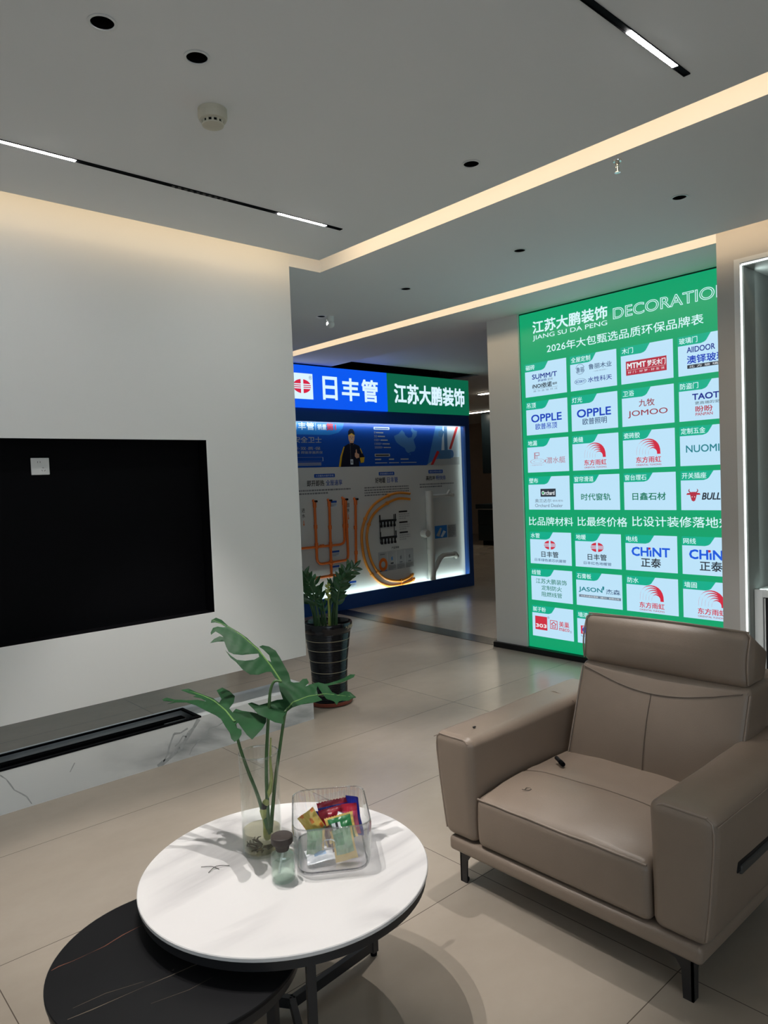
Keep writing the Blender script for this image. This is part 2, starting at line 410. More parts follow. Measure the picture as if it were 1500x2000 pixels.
OFF = {}
def tag(o, label, cat, group=None):
    o['label'] = label; o['category'] = cat
    if group: o['group'] = group
    return o
def thing(name, label, cat, loc, group=None):
    o = bpy.data.objects.new(name, None); COL.objects.link(o); o.location = loc; o.empty_display_size = 0.05
    OFF[o.name] = Vector(loc); return tag(o, label, cat, group)
def struct(o): o['kind'] = 'structure'; return o
def FR(o, u, v):
    u = Vector(u); v = Vector(v); return (Vector(o), u, v, u.cross(v))
def copy_thing(o, loc, label, group=None):
    """a copy of a thing with copies of its parts and sub-parts"""
    c = o.copy(); COL.objects.link(c); c.location = loc; c['label'] = label
    if group: c['group'] = group
    for ch in o.children:
        p = ch.copy(); COL.objects.link(p); p.parent = c
        for g in ch.children:
            q = g.copy(); COL.objects.link(q); q.parent = p
    return c

# ================================================================== the room
b = MB(); b.box(-3, 16.5, -2.6, 14.5, -0.1, 0.0); struct(b.build('floor', M['floor']))
b = MB(); b.add([(4.93, 4.06, 0.0), (5.13, 4.06, 0.0), (5.28, 6.6, 0.0), (5.06, 6.6, 0.0), (4.93, 4.06, 0.003), (5.13, 4.06, 0.003), (5.28, 6.6, 0.003), (5.06, 6.6, 0.003)],
                [(0, 3, 2, 1), (4, 5, 6, 7), (0, 1, 5, 4), (1, 2, 6, 5), (2, 3, 7, 6), (3, 0, 4, 7)]); struct(b.build('trim_1', M['threshold']))

DL_MAIN = [(0.863, 2.082), (1.153, 2.071), (2.428, 2.057)]
DL_SIDE = [(3.552, 1.684), (3.565, 2.668), (3.588, 3.673), (3.595, 4.662)]
DL_FAR = [(5.40, 5.14)]
def ceil_sheet(x0, x1, y0, y1, z, holes, rad=0.033):
    """flat ceiling face with round downlight holes cut through it"""
    co = [(x0, y0), (x1, y0), (x1, y1), (x0, y1)]; ed = [(0, 1), (1, 2), (2, 3), (3, 0)]
    for hx, hy in holes:
        o = len(co); co += [(hx + rad * math.cos(2 * math.pi * k / 32), hy + rad * math.sin(2 * math.pi * k / 32)) for k in range(32)]
        ed += [(o + k, o + (k + 1) % 32) for k in range(32)]
    vs, _, fs, *_r = delaunay_2d_cdt([Vector(c) for c in co], ed, [], 0, 1e-6)
    keep = []
    for f in fs:
        c = sum((vs[i] for i in f), Vector((0, 0))) / len(f)
        if all((c - Vector(hh)).length > rad * 0.98 for hh in holes): keep.append(tuple(f)[::-1])
    return [(v.x, v.y, z) for v in vs], keep
b = MB(); b.add(*ceil_sheet(-2.6, 2.70, -2.2, 3.50, CL, DL_MAIN))
b.box(2.69, 2.70, -2.2, 3.50, CL + .001, CL + 0.02); b.box(-2.6, 2.69, 3.49, 3.50, CL + .001, CL + 0.02)
struct(b.build('ceiling', M['ceil'], smooth=False))
b = MB(); b.add(*ceil_sheet(2.86, 4.27, -2.2, 6.6, CL, DL_SIDE)); b.box(2.86, 2.875, -2.2, 6.6, CL + .001, 3.05); b.box(4.26, 4.27, -2.2, 6.6, CL + .001, CL + 0.02)
b.box(-2.6, 2.86, 3.95, 5.3, CL, CL + 0.02); b.box(2.62, 2.86, 3.70, 3.95, CL, 3.05); b.box(-2.6, 2.86, 5.3, 6.6, CL, CL + .02)
struct(b.build('ceiling', M['ceil'], smooth=False))
b = MB(); b.add(*ceil_sheet(4.445, 5.20, -2.2, 6.6, CL, [])); b.box(4.445, 4.46, 1.89, 6.6, CL + .001, 3.05); b.box(5.19, 5.20, 1.9, 6.6, CL + .001, 2.9)
struct(b.build('ceiling', M['ceil'], smooth=False))
b = MB(); b.add(*ceil_sheet(5.20, 16.2, 1.9, 6.55, 2.90, DL_FAR)); b.box(7.75, 16.2, 6.55, 14.2, 2.90, 2.92)
struct(b.build('ceiling', M['ceil'], smooth=False))
b = MB(); b.box(-3, 16.5, -2.6, 14.5, 3.05, 3.15); struct(b.build('ceiling', M['wall']))

# TV partition with a black-lined niche
b = MB()
def face_with_hole(b, X0, X1, Z0, Z1, hx0, hx1, hz0, hz1, y, mi=0):
    b.add([(X0, y, Z0), (X1, y, Z0), (X1, y, Z1), (X0, y, Z1), (hx0, y, hz0), (hx1, y, hz0), (hx1, y, hz1), (hx0, y, hz1)],
          [(0, 1, 5, 4), (1, 2, 6, 5), (2, 3, 7, 6), (3, 0, 4, 7)], mi)
YP, NX0, NX1, NZ0, NZ1, YN = 3.70, 0.05, 2.00, 0.785, 1.760, 3.80
face_with_hole(b, -2.6, 2.62, 0.416, 3.05, NX0, NX1, NZ0, NZ1, YP)
b.add([(-2.6, YP, .416), (2.62, YP, .416), (2.62, 3.95, .416), (-2.6, 3.95, .416), (-2.6, YP, 3.05), (2.62, YP, 3.05), (2.62, 3.95, 3.05), (-2.6, 3.95, 3.05)],
      [(3, 2, 1, 0), (1, 2, 6, 5), (2, 3, 7, 6), (3, 0, 4, 7)])
b.add([(NX0, YP, NZ0), (NX1, YP, NZ0), (NX1, YP, NZ1), (NX0, YP, NZ1), (NX0, YN, NZ0), (NX1, YN, NZ0), (NX1, YN, NZ1), (NX0, YN, NZ1)],
      [(0, 1, 5, 4), (1, 2, 6, 5), (2, 3, 7, 6), (3, 0, 4, 7), (4, 5, 6, 7)], 1)
struct(b.build('wall_left', [M['wall'], M['void']], smooth=False))
# wall closing the space behind the floating partition
b = MB(); b.box(-2.6, 2.95, 5.3, 5.4, 0, 3.05); struct(b.build('wall_rear', M['wall']))
beam(1.2, 4.55, 2.82, 42, (0.85, 0.93, 1.0), 120, 0.03)  # added fill spot without a fitting, brightens the floor behind the partition

# wall on the right with a deep lit niche, standing forward of the green board
b = MB(); XR, YE = 4.445, 1.89
NY1, NZT = 1.757, 2.675
b.box(XR, 4.95, NY1, YE, 0, 3.05); b.box(XR, 6.0, -2.2, NY1, NZT, 3.05); b.box(4.95, 6.0, NY1, YE, 0, 3.05); b.box(6.0, 6.1, -2.2, YE, 0, 3.05)
struct(b.build('wall_right', M['greige'], smooth=False))
b = MB(); b.box(5.992, 6.0, -2.2, NY1, 0, NZT); b.box(XR + 0.035, 5.992, NY1 - 0.008, NY1, 0, NZT); b.box(XR + 0.035, 5.992, -2.2, NY1 - 0.008, NZT - 0.008, NZT)
struct(b.build('trim_2', M['niche'], smooth=False))
b = MB(); b.box(XR - 0.004, XR, NY1, NY1 + 0.032, 0, NZT + 0.03); b.box(XR - 0.004, XR, -2.2, NY1, NZT + 0.004, NZT + 0.03); struct(b.build('trim_3', M['white_frame'], smooth=False))
b = MB(); b.box(XR + 0.004, XR + 0.012, NY1 - 0.008, NY1 - 0.001, 0.02, NZT - 0.008); b.box(XR + 0.004, XR + 0.012, -2.2, NY1 - 0.008, NZT - 0.009, NZT - 0.001)
tag(b.build('light_strip', M['ledline'], loc=(XR + 0.01, NY1, 0)), 'thin white LED line edging the grey niche in the right wall', 'light strip')

# wall behind the green board, pillar at its left end
b = MB(); b.box(4.96, 5.25, YE, 3.73, 0, 3.05); b.box(4.925, 5.25, 3.73, 4.06, 0.045, 3.05); struct(b.build('wall_alcove', M['wall'], smooth=False))
b = MB(); b.box(4.895, 5.26, YE, 4.075, 0, 0.045); struct(b.build('baseboard_alcove', M['black'], smooth=False))
# rest of the shell
b = MB(); b.box(-3, -2.5, -2.6, -2.2, 0, 3.05); b.box(0.8, 16.5, -2.6, -2.2, 0, 3.05); b.box(-2.5, 0.8, -2.6, -2.2, 0, 0.3); b.box(-2.5, 0.8, -2.6, -2.2, 2.6, 3.05); struct(b.build('wall_back', M['wall'], smooth=False))
b = MB(); b.box(-2.7, -2.6, -2.2, 5.4, 0, 3.05); struct(b.build('wall_side', M['wall']))
b = MB()
for x in (-2.5, -1.42, -0.34, 0.74): b.box(x, x + 0.06, -2.46, -2.40, 0.3, 2.6)
b.box(-2.5, 0.8, -2.46, -2.40, 0.3, 0.36); b.box(-2.5, 0.8, -2.46, -2.40, 2.54, 2.6)
struct(b.build('window_1', M['blackmetal'], smooth=False))
b = MB(); b.box(6.1, 16.5, 1.75, 1.88, 0, 3.05); b.box(16.2, 16.5, 1.88, 14.5, 0, 3.05); b.box(2.95, 16.5, 14.2, 14.5, 0, 3.05); b.box(2.95, 3.05, 5.3, 14.2, 0, 3.05)
struct(b.build('wall_outer', M['beige'], smooth=False))
b = MB(); b.box(12.75, 12.9, 2.0, 10.42, 0, 2.9); b.box(14.6, 14.7, 10.42, 14.2, 0, 2.9); b.box(12.9, 14.7, 10.42, 10.5, 0, 2.9); struct(b.build('wall_far', M['beige'], smooth=False))
b = MB(); b.box(3.05, 7.7, 7.25, 7.35, 0, 3.05); struct(b.build('wall_shade', M['void'], smooth=False))  # black sheet for the gap above the kiosk, shade put into its colour

# ------------------------------------------------------------------ fixtures in the ceiling
def downlight(x, y, z, label, power):
    t = thing('downlight', label, 'downlight', (x, y, z), 'recessed black downlights')
    p = MB(); p.lathe([(0.033, 0.0), (0.041, -0.0015), (0.0415, -0.003), (0.033, -0.003), (0.0325, 0.0)], (x, y, z), 36); p.build('trim_ring', M['white_plastic'], t)
    p = MB(); p.lathe([(0.0328, -0.002), (0.031, 0.025), (0.025, 0.082)], (x, y, z), 36); p.build('reflector', M['void'], t)
    p = MB(); p.lathe([(0.0252, 0.080), (0.0252, 0.086)], (x, y, z), 24, cap0=True, cap1=True); p.build('lens', M['black'], t)
    beam(x, y, z + 0.056, power)
    return t
lab = ['black downlight nearest the top left corner of the main ceiling', 'black downlight in the main ceiling just above the smoke detector', 'black downlight in the main ceiling near the long warm cove, third from the corner']
for (x, y), l in zip(DL_MAIN, lab): downlight(x, y, CL, l, DL_POWER)
lab = ['largest black downlight between the two coves, right of the sprinkler', 'black downlight between the coves, above the green board\'s left edge',
       'black downlight between the coves, midway to the white dome sensor', 'far black downlight right beside the white dome sensor']
for (x, y), l in zip(DL_SIDE, lab): downlight(x, y, CL, l, HALL_POWER)
downlight(DL_FAR[0][0], DL_FAR[0][1], 2.90, 'small far downlight above the blue and green lightbox sign', HALL_POWER)

def track(y, x0, x1, lit, grille, label):
    t = thing('track_light', label, 'track light', (x1, y, CL), 'linear track lights')
    p = MB(); p.box(x0, x1, y - 0.0115, y - 0.0095, CL - 0.004, CL); p.box(x0, x1, y + 0.0095, y + 0.0115, CL - 0.004, CL); p.box(x0, x1, y - 0.0095, y + 0.0095, CL - 0.0012, CL)
    p.box(x1 - 0.004, x1, y - 0.0115, y + 0.0115, CL - 0.004, CL); p.build('rail', M['void'], t, smooth=False)
    for a, c in lit:
        p = MB(); p.bbox(a, c, y - 0.009, y + 0.009, CL - 0.0045, CL - 0.0012, 0.001); p.build('lamp', M['lamp'], t)
    for a, c in grille:
        p = MB(); p.box(a, c, y - 0.009, y + 0.009, CL - 0.004, CL - 0.0012)
        n = int((c - a) / 0.03)
        for i in range(n): p.lathe([(0.0075, -0.0065), (0.0075, -0.004), (0.004, -0.004)], (a + 0.02 + i * 0.03, y, CL), 12)
        p.build('grille_lamp', M['black'], t)
        for e in (0.25, 0.75): beam(a + (c - a) * e, y, CL - 0.009, GRILLE_POWER)
track(3.005, -1.6, 2.475, [(2.078, 2.372), (0.80, 1.105), (-0.45, -0.15)], [(1.52, 1.80)], 'left black track light in the ceiling, running beside the TV wall')
track(1.146, -1.6, 2.492, [(2.109, 2.406), (0.85, 1.15), (-0.45, -0.15)], [], 'right black track light in the ceiling, with one lit bar near its end')

x, y = 1.345, 2.325
t = thing('smoke_detector', 'round ivory smoke detector on the main ceiling', 'smoke detector', (x, y, CL))
p = MB(); p.lathe([(0.0, 0), (0.051, 0), (0.051, -0.014), (0.0505, -0.0145), (0.0505, -0.016), (0.0515, -0.0165), (0.0515, -0.028), (0.047, -0.038), (0.036, -0.042)], (x, y, CL), 40); p.build('base', M['old_plastic'], t)
p = MB(); p.lathe([(0.035, -0.040), (0.033, -0.052)], (x, y, CL), 32, cap1=True); p.build('vent_core', M['void'], t)
p = MB()
for k in range(12):
    a = 2 * math.pi * k / 12; c, s = math.cos(a), math.sin(a); q = [(0.034, -0.004), (0.034, 0.004), (0.0385, 0.004), (0.0385, -0.004)]
    p.add([(x + r * c - w * s, y + r * s + w * c, CL + z) for z in (-0.041, -0.053) for r, w in q], [(0, 1, 2, 3), (7, 6, 5, 4), (0, 4, 5, 1), (1, 5, 6, 2), (2, 6, 7, 3), (3, 7, 4, 0)])
p.build('vent_ribs', M['old_plastic'], t, smooth=False)
p = MB(); p.lathe([(0.039, -0.0515), (0.037, -0.056), (0.028, -0.060), (0.0, -0.061)], (x, y, CL), 32); p.build('cap', M['old_plastic'], t)

x, y = 2.915, 1.652
t = thing('fire_sprinkler', 'small chrome fire sprinkler hanging beside the long warm cove', 'sprinkler', (x, y, CL))
p = MB(); p.lathe([(0.0, 0), (0.019, 0), (0.0175, -0.005), (0.010, -0.007), (0.010, -0.014), (0.007, -0.016), (0.007, -0.022), (0, -0.022)], (x, y, CL), 24); p.build('escutcheon', M['chrome'], t)
p = MB()
for s in (-1, 1): p.tube([(x + s * 0.006, y, CL - 0.018), (x + s * 0.011, y, CL - 0.026), (x + s * 0.010, y, CL - 0.040), (x + s * 0.002, y, CL - 0.050)], 0.0018, 6)
p.tube([(x, y, CL - 0.022), (x, y, CL - 0.046)], 0.0022, 8); p.build('frame_arms', M['chrome'], t)
p = MB(); p.lathe([(0.0, -0.049), (0.013, -0.050), (0.013, -0.0515), (0, -0.053)], (x, y, CL), 20); p.build('deflector', M['chrome'], t)

x, y = 3.66, 4.63
t = thing('dome_sensor', 'white dome sensor on the ceiling between the coves', 'sensor', (x, y, CL))
p = MB(); p.lathe([(0, 0), (0.030, 0), (0.030, -0.030), (0.024, -0.040), (0, -0.042)], (x, y, CL), 32); p.build('mount', M['white_plastic'], t)
p = MB(); p.lathe([(0.0, -0.030), (0.020, -0.036), (0.031, -0.050), (0.033, -0.062), (0.028, -0.080), (0.014, -0.092), (0, -0.094)], (x, y, CL), 32); p.build('eyeball', M['white_plastic'], t)

# ------------------------------------------------------------------ TV wall base and socket
t = thing('fireplace_bench', 'low white marble bench with a black burner slot under the TV wall', 'bench', (1.8, 3.82, 0))
p = MB(); p.box(-2.5, 2.66, 3.70, 3.71, 0.0, 0.204); p.box(2.65, 2.66, 3.71, 3.95, 0.0, 0.204); p.box(-2.5, 2.65, 3.94, 3.95, 0, 0.204); fv = FR((0, 3.70, 0), (1, 0, 0), (0, 0, 1))
for w, q in ((.014, [(1.869, .200), (1.835, .157), (1.809, .135), (1.776, .092), (1.75, .065), (1.729, .059), (1.682, .027), (1.646, .015), (1.617, .004)]), (.006, [(1.80, .165), (1.757, .150), (1.719, .156), (1.703, .126), (1.686, .089), (1.678, .057), (1.65, .02)]),
             (.004, [(2.034, .147), (1.983, .13), (1.935, .131), (1.901, .099), (1.852, .071), (1.82, .045), (1.803, .015)]), (.004, [(1.79, .12), (1.77, .13), (1.745, .10), (1.72, .085)]), (.0035, [(.853, .19), (.878, .163), (.894, .133), (.91, .101), (.94, .074), (.961, .053), (.982, .011)]), (.003, [(1.19, .15), (1.165, .11)]), (.003, [(2.25, .19), (2.23, .15), (2.25, .12), (2.20, .09)])):
    for i in range(len(q) - 1):
        a, c = Vector(q[i]), Vector(q[i + 1]); d = (c - a).normalized(); s_ = Vector((-d.y, d.x)); w0 = w * (.5 + .5 * abs(math.sin(i * 1.9 + 1))); w1 = w * (.5 + .5 * abs(math.sin(i * 1.9 + 2.9)))
        p.flat([tuple(a - s_ * w0), tuple(c - s_ * w1), tuple(c + s_ * w1), tuple(a + s_ * w0)], fv, .0003, 1)
p.build('front_panel', [M['bench_marble'], mat('grey_marble_vein', (.40, .42, .43), .25, vary=.35, vscale=40)], t, smooth=False)
p = MB(); p.box(1.885, 2.66, 3.70, 3.95, 0.204, 0.212); p.box(-2.5, 1.885, 3.925, 3.95, 0.204, 0.212); p.build('top', M['bench_marble'], t, smooth=False)
p = MB(); p.box(-2.5, 1.885, 3.699, 3.718, 0.205, 0.214); p.box(-2.5, 1.885, 3.910, 3.925, 0.205, 0.214); p.box(1.865, 1.885, 3.718, 3.910, 0.205, 0.214)
p.build('slot_rim', M['void'], t, smooth=False)
p = MB(); p.box(-2.5, 1.865, 3.718, 3.910, 0.172, 0.176)
p.box(-2.5, 1.83, 3.80, 3.808, 0.176, 0.20)
for i in range(24): p.box(-0.4 + i * 0.09, -0.34 + i * 0.09, 3.835, 3.845, 0.176, 0.180)
p.build('burner_tray', M['void'], t, smooth=False)
p = MB(); p.bbox(1.70, 1.84, 3.735, 3.785, 0.177, 0.197, 0.004); p.build('control_window', mat('dark_glass', (0.12, 0.13, 0.14), 0.15), t)

fr = FR((0, YN, 0), (1, 0, 0), (0, 0, 1))
t = thing('wall_socket', 'white square wall socket inside the black TV niche', 'socket', (1.139, YN, 1.585))
p = MB(); p.bbox(1.096, 1.182, YN - 0.008, YN, 1.587, 1.671, 0.0035); p.build('plate', M['white_plastic'], t)
for pins in (((1.127, 1.650, 0), (1.139, 1.650, 0)), ((1.151, 1.622, 90), (1.146, 1.608, 35), (1.159, 1.608, -35))):
    p = MB()
    for u, v, a in pins:
        c, s = math.cos(R(a + 90)), math.sin(R(a + 90)); L, W = 0.004, 0.001
        p.flat([(u + c * L - s * W, v + s * L + c * W), (u - c * L - s * W, v - s * L + c * W), (u - c * L + s * W, v - s * L - c * W), (u + c * L + s * W, v + s * L - c * W)], fr, 0.0085)
    p.build('pin_slots', M['void'], t, smooth=False)

# ------------------------------------------------------------------ far kitchen seen past the kiosk
t = thing('base_cabinet', 'distant dark two-drawer kitchen base cabinet with a pale counter', 'cabinet', (12.2, 9.4, 0))
p = MB(); p.box(12.2, 12.72, 8.2, 10.47, 0.10, 0.785); p.build('body', M['cab'], t, smooth=False)
p = MB(); p.box(12.26, 12.7, 8.2, 10.40, 0, 0.10); p.build('plinth', M['void'], t, smooth=False)
for z0, z1 in ((0.105, 0.44), (0.455, 0.775)):
    p = MB(); p.bbox(12.182, 12.2, 8.2, 10.465, z0, z1, 0.003); p.build('drawer', M['cab'], t)
p = MB(); p.bbox(12.15, 12.74, 8.2, 10.50, 0.785, 0.80, 0.004); p.build('counter_edge', M['counter'], t)
p = MB(); p.bbox(12.15, 12.74, 8.2, 10.50, 0.80, 0.90, 0.005); p.build('worktop', M['kiosk'] if False else M['cab'], t)
t = thing('wall_cabinet', 'distant tall dark cabinet hanging on the far beige wall', 'cabinet', (12.5, 9.4, 1.57))
p = MB(); p.box(12.30, 12.75, 8.2, 10.37, 1.572, 2.90); p.build('body', M['cab'], t, smooth=False)
for y0, y1 in ((9.65, 10.365), (8.93, 9.64)):
    p = MB(); p.bbox(12.282, 12.30, y0, y1, 1.58, 2.89, 0.003); p.build('door', M['cab'], t)
for (x, y0, y1), l in zip(((9.46, 6.6, 8.0), (12.0, 8.6, 10.45)), ('distant warm ceiling light bar beside the pillar, the nearer one', 'distant warm ceiling light bar above the dark wall cabinet')):
    t = thing('ceiling_light_bar', l, 'ceiling light', (x, y0, 2.9))
    p = MB(); p.bbox(x - 0.05, x + 0.05, y0 - 0.01, y1 + 0.01, 2.885, 2.90, 0.004); p.build('housing', M['white_plastic'], t)
    p = MB(); p.box(x - 0.04, x + 0.04, y0, y1, 2.878, 2.885); p.build('diffuser', M['farlamp'], t)
# white-framed low unit inside the right niche
t = thing('low_cabinet', 'white-framed low cabinet with a dark front inside the right niche', 'cabinet', (4.70, 1.2, 0))
p = MB(); p.bbox(4.545, 4.575, 1.698, 1.746, 0.0, 0.750, 0.003); p.bbox(4.545, 4.575, 0.2, 1.700, 0.706, 0.750, 0.003); p.build('surround', M['white_frame'], t)
p = MB(); p.box(4.575, 5.05, 0.2, 1.746, 0.0, 0.745); p.build('carcass', M['niche'], t, smooth=False)
p = MB(); p.box(4.560, 4.575, 0.2, 1.698, 0.0, 0.706); p.build('front_panel', M['black'], t, smooth=False)
p = MB(); p.bbox(4.553, 4.560, 1.686, 1.693, 0.0, 0.700, 0.001); p.build('inner_trim', M['white_plastic'], t)

# ================================================================== green brand board
BX = 4.958
fb = FR((BX, 3.73, 0), (0, -1, 0), (0, 0, 1))        # u to the right along the board, v up, n towards the room
board = thing('brand_board', 'tall backlit green board of white brand cards in the right alcove', 'sign board', (4.958, 2.8, 0.045))
p = MB(); p.box(4.945, 4.96, YE, 3.73, 0.047, CL); p.build('lightbox', M['b_green'], board, smooth=False)
FB0 = 0.0138
p = MB(); p.rect(-0.001, 0.004, 0.047, 2.828, fb, FB0); p.rect(0, 1.838, 2.818, 2.828, fb, FB0); p.build('edge_frame', M['black'], board, smooth=False)
p = MB(); p.text('江苏大鹏装饰', 0.136, 0.814, 2.645, 2.742, fb, FB0, bold=0.028); p.text('JIANG SU DA PENG', 0.134, 0.812, 2.584, 2.630, fb, FB0, bold=0.004); p.build('company_name', M['b_text'], board, smooth=False)
p = MB(); p.text('DECORATION', 0.863, 1.712, 2.624, 2.707, fb, FB0 + 0.002, outline=0.020); p.build('outline_word', M['b_text'], board, smooth=False)
p = MB(); p.text('2026年大包甄选品质环保品牌表', 0.268, 1.534, 2.470, 2.540, fb, FB0, bold=0.008); p.build('subtitle', M['b_text'], board, smooth=False)
for s_, a, c, z0, z1 in (('比品牌材料', .040, .468, 1.074, 1.144), ('比最终价格', .509, .936, 1.077, 1.149), ('比设计装修落地效果', .976, 1.79, 1.084, 1.158)):
    p = MB(); p.text(s_, a, c, z0, z1, fb, FB0, bold=0.008); p.build('slogan', M['b_text'], board, smooth=False)

CU = [0.046, 0.4815, 0.917, 1.3525]; CW = 0.400
RZ = [(2.135, 2.406), (1.822, 2.094), (1.513, 1.785), (1.205, 1.476), (0.755, 1.020), (0.448, 0.712), (0.145, 0.402)]
def arches(p, cu, cv, k, d):
    """five swooping bands rising from the left and falling to the right"""
    for i in range(5):
        x0 = -0.50 + i * 0.125; x1 = 0.50 - i * 0.02; w0 = 0.05; top = 0.62 - i * 0.085
        o = []; q = []
        for j in range(15):
            t = j / 14; a = math.pi * (1 - t)
            xm = (x0 + x1) / 2 + 0.08 - i * 0.02; rx = (x1 - x0) / 2
            u = (x0 + x1) / 2 + rx * math.cos(a); v = top * math.sin(a) ** 0.75
            w = w0 * (0.25 + 1.0 * t)
            o.append((u, v)); q.append((u - w * (1 if t > .5 else .4), v - w * 1.1 * math.sin(a)))
        for j in range(14): p.flat([(cu + k * a, cv + k * b) for a, b in (q[j], o[j], o[j + 1], q[j + 1])][::-1], FRC, d, 0)
def globe(p, cu, cv, r, fr, d, mi, bg, sy=.64):
    """split disc with white bars"""
    p.disc(cu, cv, r, fr, d, mi, sy=sy); p.rect(cu - r * .14, cu + r * .14, cv - r * sy * 1.02, cv + r * sy * 1.02, fr, d + .0004, bg)
    for k in (-0.28, 0.0, 0.28): p.rect(cu - r * 1.02, cu + r * 1.02, cv + r * sy * (k - .075), cv + r * sy * (k + .075), fr, d + .0004, bg)
FRC = fb
